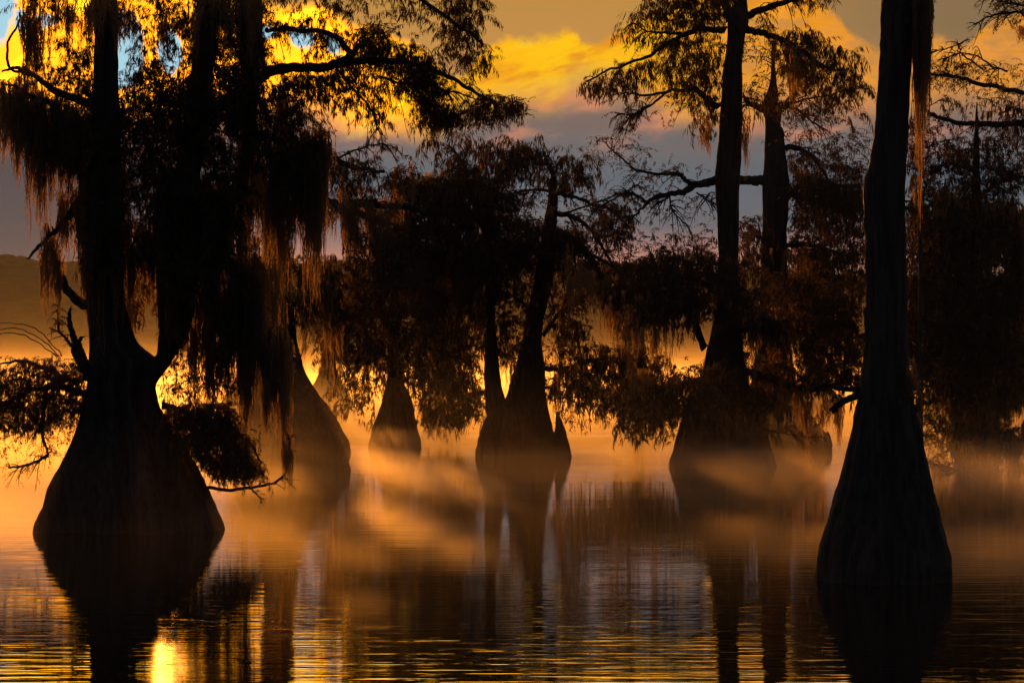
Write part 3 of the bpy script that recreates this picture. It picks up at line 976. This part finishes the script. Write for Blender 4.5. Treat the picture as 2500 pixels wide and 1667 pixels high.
# ------------------------------------------------------------------ T4: double-trunked tree in the centre
def tree_centre():
    D = base_dist(1114)
    t = thing('cypress_tree', tuple(W(1275, 1114, D)), 'double-trunked cypress near the centre with a pointed knee against its right side', 'tree', GROUP)
    trunk('trunk', t, [(1120, 1160, 1380), (1105, 1161, 1372), (1068, 1168, 1358), (1045, 1175, 1350), (1020, 1186, 1344), (1000, 1200, 1340), (985, 1226, 1336), (960, 1238, 1332), (919, 1250, 1331), (898, 1258, 1330), (855, 1270, 1324), (829, 1275, 1322),
                       (776, 1284, 1328), (706, 1300, 1344), (640, 1312, 1350), (560, 1325, 1358), (500, 1336, 1362), (470, 1340, 1360)], D, 7, flute=.10)
    trunk('stem', t, [(1060, 1190, 1262), (1020, 1188, 1254), (998, 1186, 1243), (960, 1184, 1229), (919, 1182, 1222), (860, 1184, 1216), (760, 1188, 1208), (640, 1184, 1206), (560, 1176, 1198), (480, 1176, 1192)], D, 8, off=.2, below=False, flute=.07, sides=40)
    trunk('knee', t, [(1116, 1340, 1396), (1090, 1346, 1392), (1063, 1352, 1385), (1040, 1355, 1377), (1020, 1357, 1369), (1004, 1358, 1363)], D, 9, off=-.25, flute=.04, sides=20, rings=24)
    A = [limb(t, p, D, a, b, 90 + i) for i, (p, a, b) in enumerate([
        ([(1348, 480), (1352, 440), (1345, 410), (1330, 390)], 10, 3),
        ([(1352, 490), (1362, 470), (1400, 480), (1450, 500), (1500, 520), (1530, 560)], 6, 2),
        ([(1350, 470), (1310, 462), (1260, 470), (1235, 478)], 4, 1.5),
        ([(1350, 520), (1400, 530), (1440, 560), (1480, 620), (1520, 690)], 7, 2),
        ([(1340, 600), (1400, 600), (1460, 630), (1510, 660)], 7, 2.5),
        ([(1310, 640), (1250, 660), (1215, 690)], 6, 3),
        ([(1190, 560), (1120, 500), (1060, 470), (1000, 470)], 9, 4),
        ([(1180, 520), (1130, 440), (1120, 390), (1100, 360)], 8, 2.5),
        ([(1190, 500), (1230, 420), (1280, 390), (1340, 380)], 7, 2.5),
        ([(1322, 900), (1380, 900), (1450, 880), (1540, 890)], 7, 3),
        ([(1325, 820), (1370, 760), (1410, 740), (1450, 700)], 5, 2),
        ([(1300, 760), (1250, 720), (1215, 730)], 4, 2),
        ([(1380, 520), (1500, 480), (1560, 450)], 2.5, 1.2),
        ([(1330, 560), (1420, 600), (1480, 700), (1510, 760)], 9, 6)])]
    crown(t, [([(1035, 400), (1038, 365), (1060, 348), (1092, 365), (1112, 345), (1150, 332), (1195, 345), (1210, 372), (1262, 352), (1310, 358), (1350, 378), (1405, 372), (1440, 388), (1448, 430), (1475, 465), (1400, 455), (1340, 430), (1240, 430), (1200, 450), (1060, 440)], 42, .36, 'tassel'),
              ([(1005, 440), (1080, 430), (1160, 450), (1225, 465), (1290, 510), (1340, 540), (1400, 560), (1420, 610), (1385, 640), (1300, 650), (1180, 660), (1010, 660), (960, 600)], 84, .29, 'spray'),
              ([(1230, 440), (1340, 440), (1340, 500), (1290, 510), (1250, 490)], 10, .45, 'sparse'),
              ([(1350, 460), (1500, 490), (1560, 560), (1560, 640), (1500, 690), (1420, 620), (1370, 560)], 22, .42, 'sparse'),
              ([(1420, 540), (1530, 500), (1550, 540), (1500, 620), (1440, 590)], 60, .30, 'spray', .8),
              ([(1180, 640), (1310, 640), (1290, 860), (1210, 880), (1180, 720)], 40, .40, 'spray'),
              ([(1000, 650), (1190, 640), (1190, 780), (1080, 800), (1000, 760)], 36, .38, 'spray'),
              ([(1330, 620), (1470, 650), (1500, 720), (1450, 740), (1420, 790), (1400, 860), (1330, 860)], 44, .38, 'spray'),
              ([(1330, 860), (1460, 840), (1560, 855), (1640, 880), (1640, 960), (1560, 1000), (1450, 980), (1400, 970), (1340, 960)], 50, .33, 'spray'),
              ([(1340, 950), (1460, 970), (1440, 1030), (1400, 1010), (1380, 1040), (1345, 980)], 16, .42, 'sparse'),
              ([(1470, 650), (1560, 640), (1600, 700), (1540, 760), (1490, 760)], 50, .32, 'spray')], D, 61, size=.50, thick=3,
          holes=[(1455, 790, 34, 60), (1255, 455, 24, 14), (1430, 745, 20, 20)])
    leafed(t, A[:5], D, 62, n_per=16, length=60)
    leafed(t, A[6:], D, 63, n_per=22, length=60, hang=.9)
    moss(t, [(1040, 430, 1180, 430, 60, 150, 40), (1100, 600, 1190, 600, 90, 240, 40), (1480, 700, 1520, 690, 60, 130, 20), (1350, 900, 1450, 900, 60, 130, 18), (1460, 860, 1640, 860, 40, 110, 30), (1230, 860, 1270, 850, 50, 120, 8)], D, 64, width=.18, thick=2)


# ------------------------------------------------------------------ T5: tall tree right of centre
def tree_tall():
    D = base_dist(1138)
    t = thing('cypress_tree', tuple(W(1762, 1138, D)), 'tall straight cypress right of centre with open feathery limbs against the yellow cloud', 'tree', GROUP)
    trunk('trunk', t, [(1142, 1630, 1896), (1128, 1632, 1894), (1071, 1649, 1877), (1021, 1664, 1868), (980, 1684, 1850), (944, 1704, 1832), (900, 1714, 1822), (868, 1722, 1816), (800, 1738, 1808), (740, 1748, 1804), (638, 1754, 1803), (560, 1752, 1804), (479, 1748, 1804),
                       (440, 1745, 1806), (372, 1752, 1810), (266, 1759, 1812), (160, 1767, 1812), (110, 1775, 1816), (80, 1776, 1820), (50, 1778, 1828), (-20, 1796, 1822), (-200, 1800, 1818), (-340, 1802, 1812)], D, 10, flute=.09, rings=140)
    A = [limb(t, p, D, a, b, 110 + i) for i, (p, a, b) in enumerate([
        ([(1772, 75), (1745, 74), (1712, 68), (1690, 76), (1660, 90), (1640, 100), (1600, 128), (1550, 150), (1490, 170), (1430, 200)], 9, 2),
        ([(1665, 82), (1620, 80), (1580, 76), (1560, 66), (1540, 55)], 3.5, 1.2),
        ([(1757, 262), (1740, 255), (1718, 235), (1705, 220), (1685, 217), (1640, 222), (1590, 232), (1540, 228), (1515, 230)], 9, 1.2),
        ([(1625, 225), (1600, 250), (1570, 268), (1540, 280), (1500, 276)], 3.5, 1.2),
        ([(1812, 68), (1840, 78), (1870, 84), (1900, 92), (1930, 105), (1960, 125), (1990, 150), (2030, 170)], 9, 4),
        ([(1820, 45), (1850, 28), (1890, 14), (1940, -2), (1990, -14)], 10, 5),
        ([(1785, 50), (1775, 20), (1760, -10), (1745, -40)], 12, 6),
        ([(1750, 440), (1730, 446), (1700, 452), (1670, 468), (1640, 472), (1600, 480), (1578, 496), (1560, 520), (1540, 535)], 11, 2),
        ([(1685, 455), (1678, 440), (1662, 428), (1640, 424), (1600, 424), (1560, 418), (1530, 400), (1500, 370), (1470, 345)], 6, 1.4),
        ([(1578, 496), (1565, 482), (1545, 474), (1520, 474), (1490, 492), (1450, 515)], 4.5, 1.5),
        ([(1640, 472), (1620, 490), (1605, 498)], 3, 1.5),
        ([(1700, 470), (1720, 484), (1742, 498)], 2.2, 1.5),
        ([(1635, 480), (1640, 510), (1660, 535), (1680, 550)], 2.2, 1),
        ([(1722, 850), (1700, 800), (1695, 770), (1690, 740)], 9, 7),
        ([(1740, 700), (1680, 680), (1620, 660), (1560, 650)], 9, 3),
        ([(1760, 900), (1700, 930), (1620, 950), (1560, 990)], 9, 3),
        ([(1810, 900), (1900, 930), (1980, 950), (2060, 930)], 9, 4),
        ([(1830, 1000), (1880, 1050), (1940, 1062), (2000, 1068)], 3, 1.3)])]
    crown(t, [([(1412, 195), (1470, 165), (1540, 148), (1600, 128), (1620, 150), (1600, 180), (1560, 190), (1540, 215), (1500, 200), (1470, 215), (1440, 230), (1420, 225)], 60, .32, 'tassel', .8),
              ([(1510, 70), (1540, 48), (1570, 60), (1640, 78), (1620, 100), (1560, 95), (1520, 100)], 26, .38, 'tassel', .8),
              ([(1570, 0), (1600, -30), (1780, -30), (1780, 60), (1720, 70), (1650, 70), (1600, 40)], 60, .34, 'tassel', .85),
              ([(1600, 120), (1680, 85), (1770, 90), (1760, 260), (1700, 330), (1650, 250), (1610, 220), (1580, 200)], 46, .38, 'tassel', .85),
              ([(1500, 275), (1560, 260), (1640, 230), (1690, 230), (1660, 300), (1620, 320), (1590, 290), (1520, 310)], 14, .42, 'sparse', .9),
              ([(1660, 270), (1755, 270), (1752, 350), (1700, 345), (1670, 310)], 44, .38, 'tassel', .85),
              ([(1815, 60), (1850, 50), (1880, 85), (1860, 200), (1815, 240)], 26, .42, 'sparse', .9),
              ([(1890, 90), (1950, 70), (2000, 80), (2060, 100), (2110, 140), (2110, 250), (2040, 240), (1990, 250), (1960, 210), (1930, 180), (1900, 130)], 42, .40, 'tassel', .8),
              ([(1815, 220), (1900, 190), (1960, 230), (2080, 260), (2110, 300), (2000, 300), (1900, 260), (1815, 260)], 34, .4, 'spray', .85),
              ([(1870, -30), (2010, -30), (1995, 20), (1950, 14), (1900, 8)], 50, .34, 'tassel', .8),
              ([(1448, 345), (1475, 328), (1560, 358), (1620, 365), (1700, 400), (1745, 400), (1745, 440), (1640, 430), (1560, 440), (1480, 440), (1445, 400)], 18, .40, 'sparse', .85),
              ([(1450, 440), (1740, 440), (1745, 560), (1640, 540), (1560, 500), (1470, 520)], 9, .44, 'sparse', .85),
              ([(1540, 590), (1600, 560), (1680, 560), (1750, 575), (1760, 640), (1540, 640)], 40, .36, 'spray', .8),
              ([(1500, 640), (1600, 620), (1760, 620), (1800, 640), (1860, 660), (2000, 660), (2110, 680), (2112, 780), (2000, 780), (1900, 790), (1800, 800), (1740, 780), (1700, 740), (1620, 740), (1540, 740)], 74, .33, 'spray'),
              ([(1800, 760), (1990, 760), (2112, 780), (2110, 900), (1990, 905), (1860, 900), (1810, 880)], 75, .36, 'spray'),
              ([(1640, 900), (1720, 870), (1820, 900), (1900, 900), (2110, 890), (2100, 945), (2000, 950), (1900, 980), (1850, 1010), (1790, 1010), (1700, 1020), (1660, 1010), (1600, 1040), (1560, 1010), (1520, 1000)], 84, .30, 'spray'),
              ([(1480, 980), (1660, 1000), (1660, 1050), (1600, 1070), (1520, 1062), (1490, 1040)], 44, .36, 'spray', .8),
              ([(1700, 1020), (1850, 1010), (1840, 1090), (1800, 1080), (1760, 1060), (1720, 1080)], 26, .42, 'spray', .8)], D, 71, size=.46, thick=2.8,
          holes=[(1655, 810, 40, 50), (1850, 840, 26, 34), (1925, 860, 28, 26), (1945, 965, 40, 24), (1840, 380, 16, 60), (1730, 800, 14, 26)])
    leafed(t, A[:7], D, 72, n_per=18, length=75, hang=.9)
    leafed(t, A[7:13], D, 73, n_per=16, length=60, kind='sparse', leaf=.2, hang=.6)
    leafed(t, A[13:], D, 74, n_per=24, length=60)
    moss(t, [(1924, 100, 1940, 105, 90, 170, 10), (1948, 120, 1990, 140, 60, 110, 20), (1715, 300, 1735, 310, 60, 120, 14), (1812, 300, 1822, 320, 80, 160, 8),
             (1480, 740, 1720, 760, 60, 170, 60), (1380, 640, 1480, 680, 60, 160, 26), (1540, 900, 1660, 940, 40, 120, 26), (1810, 760, 1960, 770, 60, 140, 46), (1900, 940, 1990, 940, 60, 140, 24), (1700, 1000, 1860, 1000, 40, 110, 26), (1560, 700, 1640, 720, 60, 150, 20),
             (1968, 1110, 1978, 1112, 60, 110, 5), (2000, 980, 2060, 960, 60, 120, 14)], D, 75, width=.15, thick=2)


# ------------------------------------------------------------------ T6: tree just behind it
def tree_tall_behind():
    D = base_dist(1100)
    t = thing('cypress_tree', tuple(W(1890, 1100, D)), 'paler forked cypress close behind the tall straight one, a level limb linking them', 'tree', GROUP)
    trunk('trunk', t, [(1102, 1760, 2030), (1079, 1768, 2028), (1056, 1778, 2016), (1025, 1796, 1986), (968, 1824, 1957), (900, 1840, 1938), (800, 1850, 1928), (700, 1856, 1924), (585, 1860, 1920), (520, 1862, 1924), (452, 1862, 1927), (400, 1866, 1922), (319, 1868, 1906), (280, 1866, 1898), (262, 1858, 1896), (200, 1880, 1892), (100, 1884, 1892)], D, 12, flute=.08)
    trunk('knee', t, [(1090, 1990, 2034), (1068, 2006, 2028), (1054, 2018, 2023)], D, 13, off=-.2, sides=16, rings=14, flute=.03, below=False)
    A = [limb(t, p, D, a, b, 130 + i) for i, (p, a, b) in enumerate([
        ([(1868, 440), (1840, 441), (1800, 440)], 13, 11),
        ([(1875, 275), (1850, 262), (1825, 250), (1815, 235)], 9, 4),
        ([(1890, 270), (1894, 220), (1888, 160), (1890, 100)], 6, 3),
        ([(1905, 400), (1908, 330), (1898, 300), (1905, 270), (1930, 252), (1940, 230), (1960, 200)], 9, 3),
        ([(1925, 262), (1950, 270), (1980, 295), (2020, 320)], 4, 2),
        ([(1910, 362), (1950, 362), (1985, 385), (2010, 420), (2040, 470)], 8, 3),
        ([(1920, 480), (1960, 450), (2010, 446), (2080, 460)], 8, 3),
        ([(1920, 470), (1970, 490), (2030, 500), (2100, 505)], 6, 3),
        ([(1910, 260), (1980, 240), (2060, 225), (2120, 215)], 3, 1.2),
        ([(1920, 600), (1980, 600), (2060, 620)], 6, 3)])]
    crown(t, [([(1920, 270), (2000, 280), (2110, 300), (2110, 420), (2000, 420), (1940, 350)], 24, .38, 'sparse'),
              ([(1930, 370), (2040, 390), (2112, 400), (2112, 660), (2030, 660), (1940, 640), (1925, 500)], 38, .37, 'spray'),
              ([(1935, 430), (2010, 430), (2110, 460), (2110, 530), (1990, 520), (1940, 480)], 34, .34, 'spray'),
              ([(1800, 540), (1865, 520), (1870, 640), (1802, 640)], 40, .38, 'spray'),
              ([(1920, 600), (2112, 620), (2112, 700), (1920, 700)], 60, .3, 'spray')], D, 81, size=.53, thick=3.5, holes=[(2000, 415, 26, 12), (2075, 650, 30, 18)])
    leafed(t, A[1:], D, 82, n_per=16, length=70, kind='sparse', leaf=.25)
    moss(t, [(1930, 400, 2000, 440, 40, 90, 14), (1880, 600, 1990, 620, 60, 150, 20)], D, 83, width=.2, thick=2)


# ------------------------------------------------------------------ T7: near black trunk on the right
def tree_near_right():
    D = base_dist(1416)
    t = thing('cypress_tree', tuple(W(2157, 1416, D)), 'nearest cypress, a bare black column at right rising from a smooth flared base', 'tree', GROUP)
    trunk('trunk', t, [(1426, 1986, 2328), (1414, 1988, 2327), (1380, 1992, 2324), (1330, 2002, 2312), (1300, 2011, 2305), (1250, 2027, 2292), (1209, 2039, 2283), (1159, 2053, 2270), (1120, 2063, 2262), (1067, 2076, 2252), (1020, 2086, 2240), (975, 2094, 2230), (922, 2102, 2222), (860, 2109, 2217),
                       (815, 2112, 2215), (700, 2114, 2214), (638, 2114, 2212), (532, 2110, 2210), (470, 2108, 2209), (440, 2110, 2210), (405, 2122, 2212), (372, 2129, 2214), (266, 2139, 2219), (160, 2147, 2225), (0, 2153, 2230), (-200, 2160, 2234), (-380, 2166, 2236)], D, 14, flute=.09, rings=160)
    A = [limb(t, [(2110, 955), (2070, 975), (2050, 985), (2036, 998), (2031, 1004)], D, 9, 8, 150), limb(t, [(2115, 948), (2060, 950), (2020, 940), (1985, 948)], D, 7, 4, 151),
         limb(t, [(2225, -60), (2245, -80), (2270, -60)], D, 12, 5, 152), limb(t, [(2222, 1010), (2236, 1000), (2252, 985)], D, 12, 8, 153)]
    limb(t, [(2248, -80), (2250, 60), (2248, 160), (2245, 250), (2246, 330)], D, 10, 2, 154, name='spanish_moss')  # opaque bark-dark core added inside the moss strand to make it read black
    moss(t, [(2238, -70, 2266, -70, 150, 380, 70), (2240, -40, 2256, -40, 300, 560, 34), (2216, 900, 2250, 940, 60, 140, 14)], D, 84, width=.09, thick=.3)


# ------------------------------------------------------------------ T8: slim sapling beside it
def sapling():
    D = base_dist(1180)
    t = thing('sapling', tuple(W(2246, 1180, D)), 'slim young tree with thin level side branches, just right of the nearest black trunk', 'tree')
    trunk('trunk', t, [(1184, 2236, 2258), (1000, 2241, 2253), (600, 2242, 2251), (300, 2243, 2250), (100, 2244, 2248)], D, 15, sides=14, rings=50, flute=.03)
    A = []
    rng = random.Random(4)
    for i in range(15):
        y = 260 + i * 52
        s = -1 if i % 2 else 1
        ln = rng.uniform(35, 80)
        A.append(limb(t, [(2246, y), (2246 + s * ln * .5, y - 14 * rng.random()), (2246 + s * ln, y - 26 * rng.random() - 4)], D, 2.0, .7, 160 + i))
    leafed(t, A, D, 85, n_per=5, length=34, kind='sparse', leaf=.3)


# ------------------------------------------------------------------ T9: dense tree on the right edge
def tree_right_edge():
    D = base_dist(1150)
    t = thing('cypress_tree', tuple(W(2388, 1150, D)), 'dark cypress at the right edge, its trunk half lost in dense low hanging foliage', 'tree', GROUP)
    trunk('trunk', t, [(1154, 2336, 2442), (1120, 2339, 2432), (1083, 2342, 2420), (1030, 2348, 2408), (980, 2354, 2400), (900, 2360, 2398), (700, 2366, 2398), (480, 2372, 2394), (330, 2379, 2389), (250, 2384, 2386)], D, 16, flute=.1)
    A = [limb(t, p, D, a, b, 180 + i) for i, (p, a, b) in enumerate([
        ([(2640, 270), (2540, 240), (2480, 222), (2400, 205), (2340, 190), (2290, 184), (2250, 180)], 7, 3),
        ([(2640, 330), (2540, 300), (2480, 300), (2420, 305), (2360, 302), (2300, 290), (2260, 270)], 11, 4),
        ([(2460, 175), (2420, 160), (2380, 135), (2340, 130), (2300, 145)], 2.5, 1),
        ([(2400, 170), (2370, 150), (2340, 120), (2350, 104), (2290, 125), (2255, 135)], 2.2, 1),
        ([(2385, 420), (2320, 400), (2270, 420)], 5, 2), ([(2390, 480), (2450, 440), (2520, 430)], 6, 3),
        ([(2385, 600), (2310, 570), (2250, 590)], 6, 2), ([(2390, 640), (2450, 600), (2520, 610)], 6, 3),
        ([(2385, 800), (2300, 770), (2240, 790)], 6, 2), ([(2390, 820), (2460, 800), (2520, 810)], 6, 3),
        ([(2360, 1150), (2310, 1140), (2270, 1128), (2235, 1120)], 4, 1.5), ([(2320, 1168), (2360, 1185), (2410, 1198), (2460, 1208), (2500, 1190), (2540, 1180)], 3.5, 3),
        ([(2300, 1060), (2280, 1040), (2262, 1010)], 2, 1), ([(2350, 1110), (2300, 1080), (2255, 1060)], 2.2, 1),
        ([(2464, 1265), (2500, 1258), (2540, 1250)], 4, 4), ([(2540, 60), (2480, 30), (2420, 40), (2380, 60)], 4, 1), ([(2540, 20), (2470, 10), (2400, -10)], 3, 1)])]
    crown(t, [([(2255, 170), (2330, 150), (2420, 150), (2520, 170), (2520, 240), (2260, 240)], 60, .38, 'sparse', .7),
              ([(2225, 240), (2520, 240), (2520, 330), (2225, 330)], 60, .36, 'spray', .8),
              ([(2215, 330), (2520, 330), (2520, 520), (2215, 520)], 60, .40, 'spray', .8),
              ([(2215, 500), (2520, 500), (2520, 700), (2215, 700)], 110, .30, 'spray', .9),
              ([(2215, 680), (2520, 680), (2520, 960), (2400, 1000), (2350, 960), (2260, 940), (2215, 960)], 120, .24, 'spray', .95),
              ([(2400, 960), (2520, 940), (2520, 1080), (2420, 1080)], 70, .30, 'spray', .9),
              ([(2320, 900), (2460, 900), (2480, 1080), (2400, 1130), (2330, 1080)], 130, .28, 'spray', .8),
              ([(2235, 1100), (2340, 1120), (2420, 1130), (2520, 1120), (2520, 1170), (2420, 1160), (2300, 1150), (2240, 1130)], 90, .33, 'sparse', .7),
              ([(2230, 930), (2370, 940), (2360, 1100), (2240, 1100)], 60, .38, 'sparse', .65),
              ([(2330, -20), (2520, -20), (2520, 60), (2470, 60), (2400, 20)], 14, .4, 'sparse', .9)], D, 91, size=.46, thick=3.0)
    leafed(t, A, D, 92, n_per=26, length=60, kind='sparse', leaf=.3)
    moss(t, [(2400, 900, 2440, 900, 90, 220, 24), (2440, 800, 2520, 800, 150, 330, 60), (2230, 880, 2340, 880, 60, 190, 50), (2300, 1000, 2450, 1000, 80, 210, 60), (2430, 1060, 2520, 1060, 80, 180, 40), (2360, 1140, 2400, 1140, 60, 120, 14), (2436, 1205, 2462, 1205, 60, 110, 12), (2474, 1205, 2486, 1205, 60, 130, 8),
             (2480, 60, 2500, 60, 30, 60, 6), (2230, 500, 2340, 500, 100, 260, 40), (2340, 500, 2520, 520, 100, 300, 60)], D, 93, width=.16, thick=2)


tree_left()
tree_behind_left()
tree_small()
tree_centre()
tree_tall()
tree_tall_behind()
tree_near_right()
sapling()
tree_right_edge()


# ------------------------------------------------------------------ fainter trees far out in the mist
def far_tree(px, D, top, half, seed, label, low=880):
    rng = np.random.default_rng(seed)
    yb = HY + F * H / D
    t = thing('cypress_tree', (float((px - CX) / F * D), float(D), 0.0), label, 'tree', GROUP)
    bw = 1.5 / D * F
    lean = rng.uniform(-12, 12)
    trunk('trunk', t, [(yb, px - bw, px + bw), (yb - 25, px - bw * .8, px + bw * .8), (yb - 70, px - bw * .4 + lean * .2, px + bw * .4 + lean * .2), (yb - 130, px - bw * .24 + lean * .4, px + bw * .24 + lean * .4), (top + 40, px - bw * .1 + lean, px + bw * .1 + lean)],
          D, seed, flute=.08, sides=20, rings=40)
    regs = []
    n = 7
    for i in range(n):
        y = top + (low - top) * (i + .5) / n
        for s in (-1, 1):
            w = half * rng.uniform(.35, 1.1) * (.45 + .55 * math.sin(math.pi * min(1, (i + 1.2) / n)))
            h = (low - top) / n * rng.uniform(.45, .9)
            yy = y + rng.uniform(-12, 12)
            regs.append(([(px, yy - h), (px + s * w * .6, yy - h * .7), (px + s * w, yy + h * .1), (px + s * w * .7, yy + h * .8), (px, yy + h)], 16, .34, 'spray'))
    crown(t, regs, D, seed, size=.8, thick=3.5)
    limb(t, [(px, top + 120), (px + half * .5, top + 90), (px + half * .8, top + 110)], D, 3, 1, seed)
    limb(t, [(px, top + 170), (px - half * .5, top + 130), (px - half * .8, top + 160)], D, 3, 1, seed + 1)
    moss(t, [(px - half * .7, (top + low) / 2, px + half * .7, (top + low) / 2, 40, 130, 22)], D, seed, width=.25, thick=3)


for args in ((600, 150, 560, 70, 301, 'distant cypress in the mist, glimpsed between the two left trunks'),
             (800, 165, 640, 75, 302, 'faint distant cypress in the mist right of the second left trunk'),
             (1085, 150, 600, 85, 303, 'distant cypress in the mist between the smallest base and the double trunk'),
             (1560, 170, 640, 80, 304, 'distant cypress in the mist just left of the tall straight tree'),
             (1990, 160, 600, 85, 305, 'distant cypress in the mist just left of the nearest black trunk'),
             (2300, 140, 470, 80, 306, 'distant cypress in the mist just right of the slim sapling'),
             (2475, 135, 480, 80, 307, 'distant cypress in the mist, farthest right in the view')):
    far_tree(*args)


# ------------------------------------------------------------------ haze over the lake and the low mist
def box_mesh(name, x0, x1, y0, y1, z0, z1, mat):
    V = [(x0, y0, z0), (x1, y0, z0), (x1, y1, z0), (x0, y1, z0), (x0, y0, z1), (x1, y0, z1), (x1, y1, z1), (x0, y1, z1)]
    Q = [[0, 3, 2, 1], [4, 5, 6, 7], [0, 1, 5, 4], [1, 2, 6, 5], [2, 3, 7, 6], [3, 0, 4, 7]]
    return mesh_obj(name, V, Q, None, mat)


def build_haze():
    m, N = material('haze_air')
    v = N.new('ShaderNodeVolumePrincipled')
    v.inputs['Color'].default_value = (0.80, 0.88, 1.0, 1)
    v.inputs['Density'].default_value = 0.00006
    v.inputs['Anisotropy'].default_value = 0.2
    o = N.new('ShaderNodeOutputMaterial')
    N.l.new(v.outputs[0], o.inputs['Volume'])
    b = box_mesh('haze', -1560, 1560, -70, 2450, -3, 90, m)
    b['kind'] = 'stuff'


def build_mist():
    """low mist lying on the water, thicker far out, torn into drifting banks"""
    m, N = material('mist_air')
    tc = N.new('ShaderNodeTexCoord').outputs['Object']
    sp = N.new('ShaderNodeSeparateXYZ')
    N.put(sp.inputs[0], tc)
    x, y, z = sp.outputs
    n = N.noise(N.xyz(N.m('MULTIPLY', x, 0.10), N.m('MULTIPLY', y, 0.045), N.m('MULTIPLY', z, 0.8)), 1.0, 4, 0.6)
    top = N.lin(y, 25, 500, 0.45, 1.6)
    hz = N.m('POWER', 2.718, N.m('MULTIPLY', N.m('DIVIDE', z, top), -1.0))
    far = N.smooth(y, 22, 60, 0.0, 1.0)
    dn = N.m('MULTIPLY', N.m('MULTIPLY', N.smooth(n, 0.36, 0.66, 0.12, 1.0), hz), far)
    dn = N.m('MULTIPLY', dn, N.smooth(y, 95, 45, 0.0115, 0.036))
    bank = N.m('MULTIPLY', N.m('POWER', 2.718, N.m('MULTIPLY', z, -0.11)), N.smooth(y, 150, 520, 0.0, 0.00018))
    dn = N.m('ADD', dn, bank)
    v = N.new('ShaderNodeVolumePrincipled')
    v.inputs['Color'].default_value = (0.98, 0.84, 0.70, 1)  # warm tint put into the mist's colour to push its sunlit glow to orange
    N.put(v.inputs['Density'], dn)
    v.inputs['Anisotropy'].default_value = 0.62
    o = N.new('ShaderNodeOutputMaterial')
    N.l.new(v.outputs[0], o.inputs['Volume'])
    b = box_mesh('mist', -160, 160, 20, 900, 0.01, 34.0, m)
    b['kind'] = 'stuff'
    m.cycles.volume_step_rate = 1.0


build_haze()
build_mist()


def mist_wisp(a, b, width, height, dens, seed):
    """a drifting rag of mist between two floor points: a soft-edged volume in an ellipsoid"""
    a, b = np.array(a, float), np.array(b, float)
    L = np.linalg.norm(b - a)
    c = (a + b) / 2
    ang = math.atan2(b[1] - a[1], b[0] - a[0])
    nu, nv = 24, 12
    V, Q = [], []
    for i in range(nv + 1):
        th = math.pi * i / nv
        for j in range(nu):
            p = 2 * math.pi * j / nu
            V.append((math.sin(th) * math.cos(p), math.sin(th) * math.sin(p), math.cos(th)))
    for i in range(nv):
        for j in range(nu):
            k = (j + 1) % nu
            Q.append([i * nu + j, (i + 1) * nu + j, (i + 1) * nu + k, i * nu + k])
    m, N = material('wisp_air')
    tc = N.new('ShaderNodeTexCoord').outputs['Object']
    ln = N.new('ShaderNodeVectorMath', operation='LENGTH')
    N.put(ln.inputs[0], tc)
    mp = N.new('ShaderNodeMapping')
    N.put(mp.inputs[0], tc)
    mp.inputs['Location'].default_value = (seed * 3.1, seed * 1.7, 0)
    mp.inputs['Scale'].default_value = (2.2, 1.6, 1.4)
    n = N.noise(mp.outputs[0], 1.3, 4, 0.6)
    fall = N.smooth(N.m('ADD', ln.outputs['Value'], N.m('MULTIPLY', N.m('SUBTRACT', n, 0.5), 0.9)), 0.95, 0.05)
    d = N.m('MULTIPLY', fall, dens)
    v = N.new('ShaderNodeVolumePrincipled')
    v.inputs['Color'].default_value = (0.98, 0.84, 0.70, 1)  # orange of the sunrise light tinted into the wisp's own colour
    N.put(v.inputs['Density'], d)
    v.inputs['Anisotropy'].default_value = 0.6
    o = N.new('ShaderNodeOutputMaterial')
    N.l.new(v.outputs[0], o.inputs['Volume'])
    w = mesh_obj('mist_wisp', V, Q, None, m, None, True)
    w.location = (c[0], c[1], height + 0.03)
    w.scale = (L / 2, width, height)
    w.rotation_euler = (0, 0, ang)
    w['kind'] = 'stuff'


def floor_pt(px, py):
    D = base_dist(py)
    return ((px - CX) / F * D, D)


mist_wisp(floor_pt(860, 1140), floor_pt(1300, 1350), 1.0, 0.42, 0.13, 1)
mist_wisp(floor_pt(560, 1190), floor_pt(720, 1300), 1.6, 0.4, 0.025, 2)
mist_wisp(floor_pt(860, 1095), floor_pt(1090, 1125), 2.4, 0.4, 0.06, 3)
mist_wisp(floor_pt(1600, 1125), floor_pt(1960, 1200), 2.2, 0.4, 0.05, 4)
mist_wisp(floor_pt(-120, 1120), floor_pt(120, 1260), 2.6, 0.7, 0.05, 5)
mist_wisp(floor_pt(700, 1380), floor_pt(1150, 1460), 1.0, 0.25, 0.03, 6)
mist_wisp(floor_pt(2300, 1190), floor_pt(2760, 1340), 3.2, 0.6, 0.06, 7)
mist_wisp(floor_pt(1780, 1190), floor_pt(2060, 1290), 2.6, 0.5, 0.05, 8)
